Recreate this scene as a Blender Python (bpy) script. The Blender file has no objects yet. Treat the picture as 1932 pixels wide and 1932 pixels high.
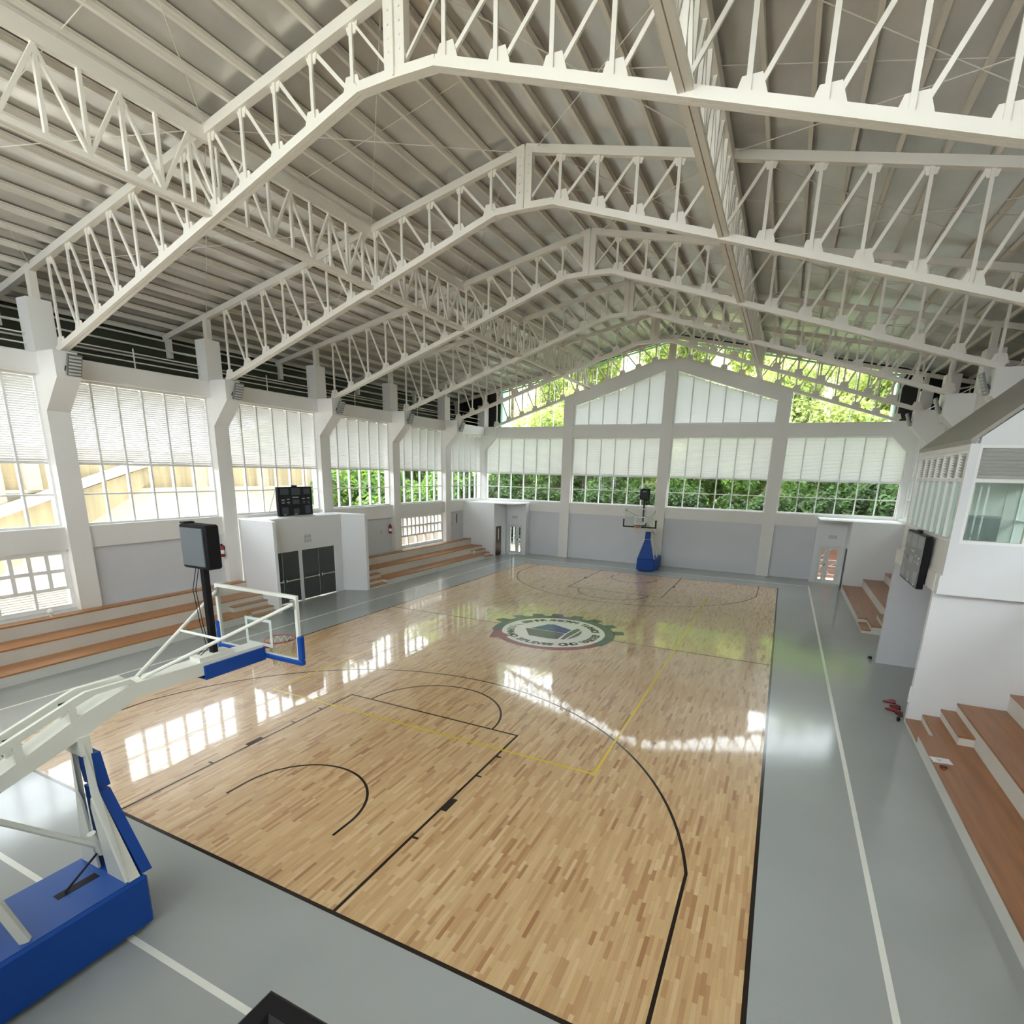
import bpy, math, random
from mathutils import Vector, Matrix
random.seed(7)
S = bpy.context.scene
COL = S.collection
R = math.radians
PI = math.pi

# ------------------------------------------------------------------ camera
cd = bpy.data.cameras.new('camera'); cam = bpy.data.objects.new('camera', cd); COL.objects.link(cam)
cam.location = (7.172, -4.515, 5.816)
cam.rotation_euler = (R(75.78), R(-1.32), R(26.05))
cd.sensor_fit = 'HORIZONTAL'; cd.sensor_width = 36.0
cd.lens = 36.0 * 1030.153 / 1932.0
cd.shift_y = 184.664 / 1932.0
cd.clip_start = 0.05; cd.clip_end = 400
S.camera = cam
# ------------------------------------------------------------------ sky, sun, exposure
W = bpy.data.worlds.new('sky'); S.world = W; W.use_nodes = True
wn = W.node_tree.nodes; bgn = wn['Background']
bgn.inputs[0].default_value = (0.90, 0.955, 1.0, 1); bgn.inputs[1].default_value = 4.6
sun = bpy.data.lights.new('sun', 'SUN'); sun.energy = 9.0; sun.angle = R(3); sun.color = (1.0, 0.95, 0.86)
suno = bpy.data.objects.new('sun', sun); COL.objects.link(suno)
suno.rotation_euler = (R(5), R(-22), 0)
suno.location = (-20, 10, 30)
S.view_settings.view_transform = 'Standard'; S.view_settings.look = 'None'
S.view_settings.gamma = 1.0; S.view_settings.use_curve_mapping = False
S.view_settings.exposure = 0.98
S.cycles.max_bounces = 14; S.cycles.diffuse_bounces = 8; S.cycles.glossy_bounces = 4; S.cycles.transparent_max_bounces = 24
S.cycles.caustics_reflective = False; S.cycles.caustics_refractive = False
S.cycles.use_denoising = True
S.cycles.sample_clamp_indirect = 6.0

# ------------------------------------------------------------------ materials
M = {}
def mat(name, col, rough=0.6, metal=0.0, spec=0.5, noise=None, bump=None, trans=None, coat=0.0):
    m = bpy.data.materials.new(name); m.use_nodes = True
    nt = m.node_tree; b = nt.nodes['Principled BSDF']
    c = tuple(col) + (1,)
    b.inputs['Base Color'].default_value = c
    b.inputs['Roughness'].default_value = rough; b.inputs['Metallic'].default_value = metal
    b.inputs['Specular IOR Level'].default_value = spec
    if coat: b.inputs['Coat Weight'].default_value = coat; b.inputs['Coat Roughness'].default_value = 0.04
    if noise or bump:
        tc = nt.nodes.new('ShaderNodeTexCoord')
    if noise:                                   # (scale vector, amount, detail)
        sc, amt = noise
        mp = nt.nodes.new('ShaderNodeMapping'); mp.inputs['Scale'].default_value = sc
        nt.links.new(tc.outputs['Object'], mp.inputs['Vector'])
        n = nt.nodes.new('ShaderNodeTexNoise'); n.inputs['Scale'].default_value = 1.0; n.inputs['Detail'].default_value = 4
        nt.links.new(mp.outputs[0], n.inputs['Vector'])
        r = nt.nodes.new('ShaderNodeMapRange'); r.inputs['From Min'].default_value = .3; r.inputs['From Max'].default_value = .7
        r.inputs['To Min'].default_value = 1 - amt; r.inputs['To Max'].default_value = 1 + amt
        nt.links.new(n.outputs['Fac'], r.inputs['Value'])
        mx = nt.nodes.new('ShaderNodeVectorMath'); mx.operation = 'SCALE'; mx.inputs[0].default_value = col
        nt.links.new(r.outputs[0], mx.inputs['Scale']); nt.links.new(mx.outputs[0], b.inputs['Base Color'])
    if bump:                                    # (scale vector, strength, distance)
        sc, st, di = bump
        mp = nt.nodes.new('ShaderNodeMapping'); mp.inputs['Scale'].default_value = sc
        nt.links.new(tc.outputs['Object'], mp.inputs['Vector'])
        n = nt.nodes.new('ShaderNodeTexNoise'); n.inputs['Scale'].default_value = 1.0; n.inputs['Detail'].default_value = 2
        nt.links.new(mp.outputs[0], n.inputs['Vector'])
        bp = nt.nodes.new('ShaderNodeBump'); bp.inputs['Strength'].default_value = st; bp.inputs['Distance'].default_value = di
        nt.links.new(n.outputs['Fac'], bp.inputs['Height']); nt.links.new(bp.outputs[0], b.inputs['Normal'])
        if coat: nt.links.new(bp.outputs[0], b.inputs['Coat Normal'])
    if trans:                                   # (factor, colour)
        t = nt.nodes.new('ShaderNodeBsdfTranslucent'); t.inputs[0].default_value = tuple(trans[1]) + (1,)
        ms = nt.nodes.new('ShaderNodeMixShader'); ms.inputs[0].default_value = trans[0]
        o = nt.nodes['Material Output']
        nt.links.new(b.outputs[0], ms.inputs[1]); nt.links.new(t.outputs[0], ms.inputs[2]); nt.links.new(ms.outputs[0], o.inputs[0])
    M[name] = m; return m
def glass(name, tint, ior=1.45, rough=0.0):
    m = bpy.data.materials.new(name); m.use_nodes = True; nt = m.node_tree
    nt.nodes.remove(nt.nodes['Principled BSDF'])
    t = nt.nodes.new('ShaderNodeBsdfTransparent'); t.inputs[0].default_value = tuple(tint) + (1,)
    g = nt.nodes.new('ShaderNodeBsdfGlossy'); g.inputs['Roughness'].default_value = rough
    f = nt.nodes.new('ShaderNodeFresnel'); ge = nt.nodes.new('ShaderNodeNewGeometry')      # same ratio from either side of the thin sheet
    mr = nt.nodes.new('ShaderNodeMapRange'); mr.inputs['To Min'].default_value = ior; mr.inputs['To Max'].default_value = 1/ior
    nt.links.new(ge.outputs['Backfacing'], mr.inputs['Value']); nt.links.new(mr.outputs[0], f.inputs[0])
    ms = nt.nodes.new('ShaderNodeMixShader'); o = nt.nodes['Material Output']
    nt.links.new(f.outputs[0], ms.inputs[0]); nt.links.new(t.outputs[0], ms.inputs[1]); nt.links.new(g.outputs[0], ms.inputs[2])
    nt.links.new(ms.outputs[0], o.inputs[0]); M[name] = m; return m

mat('white', (.80, .785, .76), .55, noise=((.7, .7, .7), .02))
mat('lowgrey', (.64, .65, .685), .5, noise=((.6, .6, .6), .02))
mat('white2', (.76, .77, .785), .55)
mat('steel', (.80, .755, .685), .45)
mat('purlin', (.80, .755, .69), .45)
mat('frame', (.86, .86, .85), .4)
mat('slat', (.78, .78, .775), .5, trans=(.2, (.9, .9, .9)))
mat('slatgrey', (.60, .60, .57), .5)
mat('roof', (.70, .68, .65), .30, .6, bump=((5, .5, .5), .25, .02), noise=((.9, .5, .5), .12))
mat('cladding', (.045, .055, .035), .5, bump=((.1, 26, .1), .6, .02))
mat('black_panel', (.008, .009, .008), .7)
mat('mint', (.42, .72, .52), .5)
mat('grey_floor', (.355, .37, .358), .13, noise=((.35, .35, .35), .05), bump=((2.2, 2.2, 2.2), .06, .02))
mat('line_black', (.016, .011, .009), .14)
mat('line_yellow', (.72, .52, .03), .18)
mat('line_white', (.76, .76, .69), .2, noise=((.6, .6, .6), .06))
mat('subfloor', (.10, .065, .035), .6)
mat('concrete', (.66, .645, .60), .7, noise=((1.2, 1.2, 1.2), .03))
mat('tread_left', (.43, .19, .065), .32, noise=((9, .6, 9), .16))
mat('tread_right', (.35, .15, .055), .28, noise=((9, .6, 9), .16))
mat('blue', (.004, .055, .30), .5, spec=.3)
mat('blue_top', (.02, .085, .33), .4)
mat('hoop_white', (.70, .70, .63), .4)
mat('black', (.007, .0065, .008), .5, spec=.2)
mat('black_gloss', (.012, .013, .016), .15)
mat('screen', (.11, .12, .13), .12)
mat('board_dark', (.012, .012, .017), .4, spec=.25)
mat('board_seg', (.05, .055, .075), .3)
mat('board_text', (.42, .42, .44), .4)
mat('board_grey', (.26, .27, .28), .25)
mat('board_grey2', (.36, .37, .385), .25)
mat('rim', (.45, .055, .035), .4)
mat('net', (.72, .62, .42), .8)
mat('chrome', (.6, .6, .6), .25, .9)
mat('door_grey', (.055, .062, .064), .4)
mat('door_brown', (.075, .026, .014), .4, noise=((12, 12, .8), .25))
mat('door_white', (.72, .735, .70), .45)
mat('red', (.27, .018, .014), .4)
mat('darkred', (.12, .012, .014), .5)
mat('maroon', (.30, .055, .065), .45)
mat('paper', (.85, .85, .88), .6)
mat('ink', (.30, .36, .46), .6)
mat('lamp_grey', (.23, .235, .23), .4, .3)
mat('lamp_lens', (.55, .56, .55), .2)
mat('lamp_dark', (.05, .05, .05), .5)
mat('sign', (.60, .61, .59), .5)
mat('sign_ink', (.42, .44, .43), .5)
mat('logo_white', (.88, .87, .81), .16, spec=.28)
mat('logo_navy', (.055, .07, .10), .16, spec=.28)
mat('logo_red', (.30, .075, .085), .16, spec=.28)
mat('logo_blue', (.03, .075, .28), .16, spec=.28)
mat('logo_grey', (.10, .11, .105), .16, spec=.28)
mat('logo_ink', (.03, .03, .025), .18, spec=.28)
mat('boothroof', (.36, .345, .30), .6)
mat('booth_in', (.62, .70, .66), .6)
mat('bark', (.10, .075, .055), .9, noise=((6, 6, 1.5), .4))
mat('leaf_shaded', (.022, .048, .014), .7, spec=.2, noise=((.8, .8, .8), .6), trans=(.25, (.06, .13, .02)))  # shade of the understory put into a darker leaf colour
mat('leaf_mid', (.075, .15, .03), .6, noise=((.8, .8, .8), .5), trans=(.4, (.22, .40, .05)))
mat('leaf_sunlit', (.21, .27, .075), .6, noise=((.7, .7, .7), .4), trans=(.45, (.50, .56, .17)))  # strong sunlight on the upper trees put into a lime leaf colour
mat('hill_grass', (.27, .30, .12), .9, noise=((.5, .5, .5), .5))  # sunlit brightness of the slope put into the grass colour
mat('grass', (.17, .19, .10), .9, noise=((.5, .5, .5), .5))
mat('paving', (.55, .53, .48), .9, noise=((.4, .4, .4), .06))
mat('ochre', (.47, .39, .25), .85, noise=((.3, 3.0, .25), .2))
mat('pinkwall', (.55, .46, .38), .85, noise=((.4, .4, .4), .06))
mat('paleslab', (.70, .66, .56), .8)
mat('brownwall', (.16, .075, .05), .9, noise=((2, 2, 2), .3))
glass('glass', (.97, .985, .98)); glass('glass_green', (.88, .95, .91)); glass('backboard_glass', (.95, .97, .96))

def wood_material():
    m = bpy.data.materials.new('maple'); m.use_nodes = True; nt = m.node_tree; b = nt.nodes['Principled BSDF']
    ge = nt.nodes.new('ShaderNodeNewGeometry'); oi = nt.nodes.new('ShaderNodeObjectInfo')
    ad = nt.nodes.new('ShaderNodeMath'); ad.operation = 'ADD'
    nt.links.new(ge.outputs['Random Per Island'], ad.inputs[0]); nt.links.new(oi.outputs['Random'], ad.inputs[1])
    fr = nt.nodes.new('ShaderNodeMath'); fr.operation = 'FRACT'; nt.links.new(ad.outputs[0], fr.inputs[0])
    cr = nt.nodes.new('ShaderNodeValToRGB'); e = cr.color_ramp
    st = [(0, (.37, .18, .08)), (.06, (.45, .25, .115)), (.18, (.54, .33, .16)), (.45, (.59, .38, .185)), (.7, (.62, .41, .205)), (.92, (.66, .455, .24)), (1, (.71, .51, .29))]
    e.elements[0].position = 0; e.elements[0].color = st[0][1] + (1,)
    e.elements[1].position = 1; e.elements[1].color = st[-1][1] + (1,)
    for p, c in st[1:-1]:
        x = e.elements.new(p); x.color = c + (1,)
    nt.links.new(fr.outputs[0], cr.inputs[0])
    mp = nt.nodes.new('ShaderNodeMapping'); mp.inputs['Scale'].default_value = (34, 1.6, 1)
    nt.links.new(ge.outputs['Position'], mp.inputs['Vector'])
    n = nt.nodes.new('ShaderNodeTexNoise'); n.inputs['Scale'].default_value = 1; n.inputs['Detail'].default_value = 5
    nt.links.new(mp.outputs[0], n.inputs['Vector'])
    mr = nt.nodes.new('ShaderNodeMapRange'); mr.inputs['From Min'].default_value = .3; mr.inputs['From Max'].default_value = .7
    mr.inputs['To Min'].default_value = .92; mr.inputs['To Max'].default_value = 1.07
    nt.links.new(n.outputs['Fac'], mr.inputs['Value'])
    vs = nt.nodes.new('ShaderNodeVectorMath'); vs.operation = 'SCALE'
    nt.links.new(cr.outputs[0], vs.inputs[0]); nt.links.new(mr.outputs[0], vs.inputs['Scale'])
    nt.links.new(vs.outputs[0], b.inputs['Base Color'])
    b.inputs['Roughness'].default_value = .30
    b.inputs['Coat Weight'].default_value = .75; b.inputs['Coat Roughness'].default_value = .045
    mp2 = nt.nodes.new('ShaderNodeMapping'); mp2.inputs['Scale'].default_value = (7, 1.2, 1)
    nt.links.new(ge.outputs['Position'], mp2.inputs['Vector'])
    n2 = nt.nodes.new('ShaderNodeTexNoise'); n2.inputs['Scale'].default_value = 1; n2.inputs['Detail'].default_value = 1
    nt.links.new(mp2.outputs[0], n2.inputs['Vector'])
    bp = nt.nodes.new('ShaderNodeBump'); bp.inputs['Strength'].default_value = .05; bp.inputs['Distance'].default_value = .02
    nt.links.new(n2.outputs['Fac'], bp.inputs['Height']); nt.links.new(bp.outputs[0], b.inputs['Coat Normal'])
    nt.links.new(bp.outputs[0], b.inputs['Normal'])
    M['maple'] = m
wood_material()

# ------------------------------------------------------------------ helpers
ORG = {}
def org(o): return ORG.get(o.name, Vector((0, 0, 0))) if o else Vector((0, 0, 0))
class MB:
    def __init__(s): s.v = []; s.f = []
    def add(s, vs, fs):
        k = len(s.v); s.v += [tuple(p) for p in vs]; s.f += [tuple(i + k for i in f) for f in fs]; return s
    def box(s, x0, x1, y0, y1, z0, z1):
        if x0 > x1: x0, x1 = x1, x0
        if y0 > y1: y0, y1 = y1, y0
        if z0 > z1: z0, z1 = z1, z0
        return s.add([(x0,y0,z0),(x1,y0,z0),(x1,y1,z0),(x0,y1,z0),(x0,y0,z1),(x1,y0,z1),(x1,y1,z1),(x0,y1,z1)],
                     [(0,3,2,1),(4,5,6,7),(0,1,5,4),(1,2,6,5),(2,3,7,6),(3,0,4,7)])
    def rbox(s, x0, x1, y0, y1, z0, z1, b):      # box with all edges cut
        pts = []
        for z, i in ((z0, b), (z0 + b, 0), (z1 - b, 0), (z1, b)):
            X0, X1, Y0, Y1 = x0 + i, x1 - i, y0 + i, y1 - i
            c = b if i == 0 else b * .6
            pts.append([(X0+c,Y0,z),(X1-c,Y0,z),(X1,Y0+c,z),(X1,Y1-c,z),(X1-c,Y1,z),(X0+c,Y1,z),(X0,Y1-c,z),(X0,Y0+c,z)])
        vs = sum(pts, []); fs = [tuple(range(7, -1, -1)), tuple(range(24, 32))]
        for r in range(3):
            for i in range(8):
                j = (i + 1) % 8; fs.append((r*8+i, r*8+j, r*8+8+j, r*8+8+i))
        return s.add(vs, fs)
    def bar(s, p, q, w, h, up=(0, 0, 1)):        # rectangular bar, w across, h along up
        p, q = Vector(p), Vector(q); d = (q - p).normalized(); u = Vector(up)
        a = d.cross(u)
        if a.length < 1e-4: a = d.cross(Vector((0, 1, 0)))
        a.normalize(); u = a.cross(d).normalized(); a *= w / 2; u *= h / 2
        return s.add([p-a-u, p+a-u, p+a+u, p-a+u, q-a-u, q+a-u, q+a+u, q-a+u],
                     [(0,1,2,3),(7,6,5,4),(0,4,5,1),(1,5,6,2),(2,6,7,3),(3,7,4,0)])
    def tube(s, p, q, r, n=8, r2=None):
        p, q = Vector(p), Vector(q); d = (q - p).normalized(); a = d.orthogonal().normalized(); b = d.cross(a)
        r2 = r if r2 is None else r2; vs = []
        for c, rr in ((p, r), (q, r2)):
            for i in range(n):
                t = 2 * PI * i / n; vs.append(c + a * (math.cos(t) * rr) + b * (math.sin(t) * rr))
        fs = [(i, (i+1) % n, n + (i+1) % n, n + i) for i in range(n)] + [tuple(range(n-1, -1, -1)), tuple(range(n, 2*n))]
        return s.add(vs, fs)
    def prism(s, pts, d):                        # polygon pts (3D), extruded by vector d
        n = len(pts); d = Vector(d); a = [Vector(p) for p in pts]
        return s.add(a + [p + d for p in a], [tuple(range(n-1, -1, -1)), tuple(range(n, 2*n))] + [(i, (i+1) % n, n + (i+1) % n, n + i) for i in range(n)])
    def quad(s, a, b, c, d): return s.add([a, b, c, d], [(0, 1, 2, 3)])
    def lathe(s, prof, c=(0, 0, 0), n=16):       # prof [(r,z)], about z
        vs = []; cx, cy, cz = c
        for r, z in prof:
            for i in range(n):
                t = 2*PI*i/n; vs.append((cx + r*math.cos(t), cy + r*math.sin(t), cz + z))
        fs = []
        for k in range(len(prof) - 1):
            for i in range(n):
                j = (i+1) % n; fs.append((k*n+i, k*n+j, (k+1)*n+j, (k+1)*n+i))
        fs += [tuple(range(n-1, -1, -1)), tuple(range((len(prof)-1)*n, len(prof)*n))]
        return s.add(vs, fs)
    def mesh(s, name, m, off=(0, 0, 0), smooth=False):
        me = bpy.data.meshes.new(name); o = Vector(off)
        me.from_pydata([Vector(p) - o for p in s.v], [], s.f); me.update()
        if smooth:
            for p in me.polygons: p.use_smooth = True
        me.materials.append(M[m]); return me
    def build(s, name, m, parent=None, smooth=False):
        me = s.mesh(name, m, org(parent), smooth)
        o = bpy.data.objects.new(name, me); COL.objects.link(o)
        if parent: o.parent = parent; ORG[o.name] = org(parent)
        return o
def tag(o, label=None, cat=None, group=None, kind=None):
    if label: o['label'] = label
    if cat: o['category'] = cat
    if group: o['group'] = group
    if kind: o['kind'] = kind
    return o
def empty(name, loc, label=None, cat=None, group=None, kind=None):
    o = bpy.data.objects.new(name, None); COL.objects.link(o); o.location = loc; o.empty_display_size = .2
    ORG[o.name] = Vector(loc); return tag(o, label, cat, group, kind)
def dup(o, parent=None):
    c = o.copy(); COL.objects.link(c)
    if parent: c.parent = parent
    for ch in list(o.children): dup(ch, c)
    return c
def place(me, name, loc, parent):                # shared-mesh child at local offset
    o = bpy.data.objects.new(name, me); COL.objects.link(o); o.parent = parent; o.location = loc; return o

YK = [5.13 + 5.43 * k for k in range(-2, 6)]; YK[-1] = 32.06        # column lines
K0 = 2                                                               # index of the first truss line in view
YB = 31.75                                                           # face of the far wall columns

# ================================================================== floor
fl = MB()
fl.box(-13.3, -7.54, -6.6, 32.4, -.2, 0); fl.box(7.54, 13.3, -6.6, 32.4, -.2, 0)
fl.box(-7.54, 7.54, -6.6, -.04, -.2, 0); fl.box(-7.54, 7.54, 28.04, 32.4, -.2, 0)
floor = tag(fl.build('floor', 'grey_floor'), 'glossy grey painted concrete floor surrounding the wooden court', None, None, 'structure')
court = tag(MB().box(-7.54, 7.54, -.04, 28.04, -.2, -.012).build('floor_court', 'subfloor'), 'varnished maple strip basketball court floor', None, None, 'structure')
PW = 15.08 / 264
planks = []
for i in range(264):
    x = -7.54 + i * PW; y = -.04 - random.uniform(0, .4)
    while y < 28.04:
        L = random.choice((.26, .32, .38, .45, .52, .6)) * random.uniform(.9, 1.1)
        a, b = max(y, -.04), min(y + L, 28.04)
        if b - a > .03: planks.append((x, a, b))
        y += L
def plank_rank(p):                               # nearest strips inside the frame come first
    cx, cy = p[0] + PW / 2, (p[1] + p[2]) / 2
    d = Vector((cx - 7.172, cy + 4.515, -5.816)); fwd = cam.rotation_euler.to_matrix() @ Vector((0, 0, -1))
    rt = cam.rotation_euler.to_matrix() @ Vector((1, 0, 0)); up = cam.rotation_euler.to_matrix() @ Vector((0, 1, 0))
    z = d.dot(fwd); u = 966 + 1030 * d.dot(rt) / z; v = 1150.7 - 1030 * d.dot(up) / z
    ok = 0 < u < 1932 and v < 1932
    return (0 if ok else 1, d.length)
planks.sort(key=plank_rank)
G = .0004
def plank_mb(mb, x, a, b):
    x0, x1, a, b = x + G, x + PW - G, a + G, b - G
    mb.add([(x0,a,-.012),(x1,a,-.012),(x1,b,-.012),(x0,b,-.012),(x0,a,0),(x1,a,0),(x1,b,0),(x0,b,0)],
           [(4,5,6,7),(0,1,5,4),(1,2,6,5),(2,3,7,6),(3,0,4,7)])
for p in planks[:300]:
    m = MB(); plank_mb(m, *p); m.build('floor_strip', 'maple', court)
m = MB()
for p in planks[300:]: plank_mb(m, *p)
tag(m.build('floor_strips', 'maple', court), kind='stuff')
# painted lines: 1 mm of paint
ZL0, ZL1 = .0002, .0012
def line_rect(name, x0, x1, y0, y1, mt, parent, z=0): return MB().box(x0, x1, y0, y1, ZL0 + z, ZL1 + z).build(name, mt, parent)
def arc_line(name, cx, cy, r, w, a0, a1, mt, parent, n=48, z=0):
    m = MB(); t = [R(a0) + (R(a1) - R(a0)) * i / n for i in range(n + 1)]
    vs = []
    for a in t:
        for rr in (r - w, r):
            for zz in (ZL0 + z, ZL1 + z): vs.append((cx + rr*math.cos(a), cy + rr*math.sin(a), zz))
    fs = []
    for i in range(n):
        k = i*4; fs += [(k+1, k+3, k+7, k+5), (k, k+4, k+6, k+2), (k, k+1, k+5, k+4), (k+2, k+6, k+7, k+3)]
    fs += [(0, 2, 3, 1), (4*n, 4*n+1, 4*n+3, 4*n+2)]
    m.add(vs, fs); return m.build(name, mt, parent)
LB = 'line_black'
line_rect('sideline', -7.54, -7.48, -.04, 28.04, LB, court); line_rect('sideline', 7.48, 7.54, -.04, 28.04, LB, court)
line_rect('baseline', -7.48, 7.48, -.04, .02, LB, court); line_rect('baseline', -7.48, 7.48, 27.98, 28.04, LB, court)
line_rect('centre_line', -7.48, -2.25, 13.975, 14.025, LB, court); line_rect('centre_line', 2.25, 7.48, 13.975, 14.025, LB, court)
for e in (0, 1):
    fy = (lambda y: y) if e == 0 else (lambda y: 28 - y)
    for sx in (-1, 1):
        line_rect('key_line', sx*2.45, sx*2.40, fy(.02), fy(5.8), LB, court)
        line_rect('three_point_line', sx*6.6, sx*6.55, fy(.02), fy(2.99), LB, court)
        line_rect('arc_end_line', sx*1.30, sx*1.25, fy(1.2), fy(1.575), LB, court)
        for (y, w, l) in ((1.75, .05, .1), (2.6, .4, .1), (3.85, .05, .1), (4.7, .05, .1)):
            line_rect('key_mark', sx*2.45, sx*(2.45 + l), fy(y), fy(y + w), LB, court)
    line_rect('free_throw_line', -2.40, 2.40, fy(5.75), fy(5.8), LB, court)
    s = 1 if e == 0 else -1
    arc_line('free_throw_arc', 0, fy(5.8), 1.8, .05, 0, 180*s, LB, court, z=.0003)
    arc_line('no_charge_arc', 0, fy(1.575), 1.3, .05, 0, 180*s, LB, court)
    a = math.degrees(math.acos(6.6/6.75))
    arc_line('three_point_arc', 0, fy(1.575), 6.75, .05, a*s, (180-a)*s, LB, court, 72)
for sx in (-1, 1): line_rect('volleyball_sideline', sx*4.5, sx*4.45, 5, 23, 'line_yellow', court, .0006)
for y in (5, 22.95): line_rect('volleyball_endline', -4.45, 4.45, y, y + .05, 'line_yellow', court, .0006)
for sx in (-1, 1): line_rect('border_line', sx*9.0, sx*9.08, -1.52, 29.6, 'line_white', floor)
for y in (-1.52, 29.52): line_rect('border_line', -9.0, 9.0, y, y + .08, 'line_white', floor)

# ------------------------------------------------------------------ centre emblem
emb = empty('court_emblem', (0, 14, 0), 'round gear and book emblem painted at the middle of the wooden court', 'emblem')
def flat(name, pts, mt, z, parent=emb):
    return MB().prism([(x, y + 14, ZL0 + z) for x, y in pts], (0, 0, .001)).build(name, mt, parent)
def pol(r, a): return (r*math.cos(R(a)), r*math.sin(R(a)))
ring = MB(); N = 60
def sector(m, r0, r1, a0, a1, n, z):
    vs = []
    for i in range(n + 1):
        a = a0 + (a1 - a0)*i/n
        q0 = r0(i/n) if callable(r0) else r0; q1 = r1(i/n) if callable(r1) else r1
        for r in (q0, q1):
            x, y = pol(r, a)
            for zz in (ZL0 + z, ZL1 + z): vs.append((x, y + 14, zz))
    fs = []
    for i in range(n):
        k = i*4; fs += [(k+1, k+3, k+7, k+5), (k, k+4, k+6, k+2), (k, k+1, k+5, k+4), (k+2, k+6, k+7, k+3)]
    fs += [(0, 2, 3, 1), (4*n, 4*n+1, 4*n+3, 4*n+2)]
    m.add(vs, fs)
sector(ring, 1.90, lambda t: 2.30 - .06*t*0, -22, 205, 80, .0006)
gear = ring.build('gear_ring', 'logo_navy', emb)
for a in (168, 147, 127, 108, 88, 68, 46, 24):
    flat('gear_tooth', [pol(2.29, a-7), pol(2.64, a-5), pol(2.68, a+4), pol(2.29, a+6)], 'logo_navy', .0006)
cr = MB(); sector(cr, 1.90, lambda t: 2.26 - .10*math.sin(PI*t)**.5*.4, 205, 338, 60, .0006)
cr.build('red_crescent', 'logo_red', emb)
flat('red_arrow_tip', [pol(2.24, 206), pol(2.55, 227), pol(2.2, 231), pol(1.76, 229), pol(1.92, 214)], 'logo_red', .0018)
m = MB(); m.lathe([(0.001, 0), (1.93, 0), (1.93, .001), (0.001, .001)], (0, 14, ZL0 + .0012), 72); m.build('white_disc', 'logo_white', emb)
flat('book_page', [(-.93, 13.98-14), (-.55, .81), (-.31, .91), (.55, .52), (.51, 0)], 'logo_blue', .003)
flat('book_cover', [(-1.09, -.12), (-.93, -.06), (.5, -.05), (.5, -.83), (.16, -.93), (-.6, -.9)], 'logo_grey', .003)
flat('book_spine', [(.60, .52), (.68, .84), (.86, .70), (.72, -.78), (.60, -.80), (.56, -.1)], 'logo_grey', .003)
flat('book_back', [(.92, .62), (1.02, .30), (1.03, -.05), (.95, -.42), (.80, -.72)], 'logo_grey', .003)
LETTERS = {}
def letter_mesh(ch):
    if ch in LETTERS: return LETTERS[ch]
    cu = bpy.data.curves.new('letter_curve', 'FONT'); cu.body = ch; cu.size = .37; cu.align_x = 'CENTER'; cu.offset = .022
    t = bpy.data.objects.new('letter_tmp', cu); COL.objects.link(t)
    dg = bpy.context.evaluated_depsgraph_get()
    me = bpy.data.meshes.new_from_object(t.evaluated_get(dg)); bpy.data.objects.remove(t)
    me.materials.clear(); me.materials.append(M['logo_ink']); LETTERS[ch] = me; return me
def ring_text(txt, a0, a1, r, inward):
    n = len(txt)
    for i, ch in enumerate(txt):
        if ch == ' ': continue
        a = a0 + (a1 - a0)*(i + .5)/n
        o = bpy.data.objects.new('letter', letter_mesh(ch)); COL.objects.link(o); o.parent = emb
        x, y = pol(r, a); o.location = (x, y, .0045); o.rotation_euler = (0, 0, R(a + (90 if inward else -90)))
ring_text('EERINA ANIOAPI TIANNOI', 160, 22, 1.47, False)
ring_text('IIPANNO SPLEVER OND VAESER', -178, 14, 1.74, True)
flat('accent_stroke', [(-1.62, -.05+.05), (-1.36, .32), (-1.40, .36), (-1.66, .02)], 'logo_ink', .004)

# ================================================================== side walls
WALLNAME = {-1: 'left', 1: 'right'}
walls = {}
for s in (-1, 1):
    walls[s] = empty('wall_' + WALLNAME[s], (s*13.1, 12, 0), ('white' if s < 0 else 'pale') + ' column and beam side wall on the ' + WALLNAME[s] + ' of the court', None, None, 'structure')
CORB = [(12.8, 7.25), (11.95, 8.15), (11.95, 8.88), (12.8, 8.88)]
NK = len(YK)
for s in (-1, 1):
    w = walls[s]
    for k in range(NK):
        y = YK[k]
        c = MB(); c.box(s*12.8, s*13.45, y-.31, y+.31, 0, 8.85); c.box(s*12.85, s*13.4, y-.31, y+.31, 8.85, 10.33)
        co = c.build('column', 'white', w)
        if k >= K0 - 1:
            cb = MB().prism([(s*x, y-.31, z) for x, z in CORB], (0, .62, 0)).build('corbel', 'white', co)
            st = MB().box(s*12.95, s*13.15, y-.1, y+.1, 10.33, 11.05).build('steel_post', 'steel', co)
    for k in range(NK - 1):
        y0, y1 = YK[k] + .31, YK[k+1] - .31
        MB().box(s*12.83, s*13.4, y0, y1, 8.28, 8.85).build('top_beam', 'white', w)
        vest = (k == K0 + 1)
        if not vest: MB().box(s*12.8, s*13.05, y0, y1, 0, 1.16).build('ledge', 'concrete', w)
        if not vest:
            MB().box(s*12.92, s*13.35, y0, y1, 3.1, 3.8).build('belt_beam', 'white', w)
            if not (s == -1 and k in (K0 - 1, K0 + 3)):
                MB().box(s*13.05, s*13.3, y0, y1, 0, 3.1).build('wall_panel', 'lowgrey', w)
            else:
                MB().box(s*13.05, s*13.3, y0, y1, 0, 1.22).build('wall_panel', 'lowgrey', w)
        else:
            MB().box(s*12.92, s*13.35, y0, y1, 3.68, 3.8).build('belt_beam', 'white', w)
            if s > 0: MB().box(s*13.05, s*13.3, y0, y1, 0, 3.68).build('wall_panel', 'lowgrey', w)  # panel added behind the corridor to stop outdoor light flooding in

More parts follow.
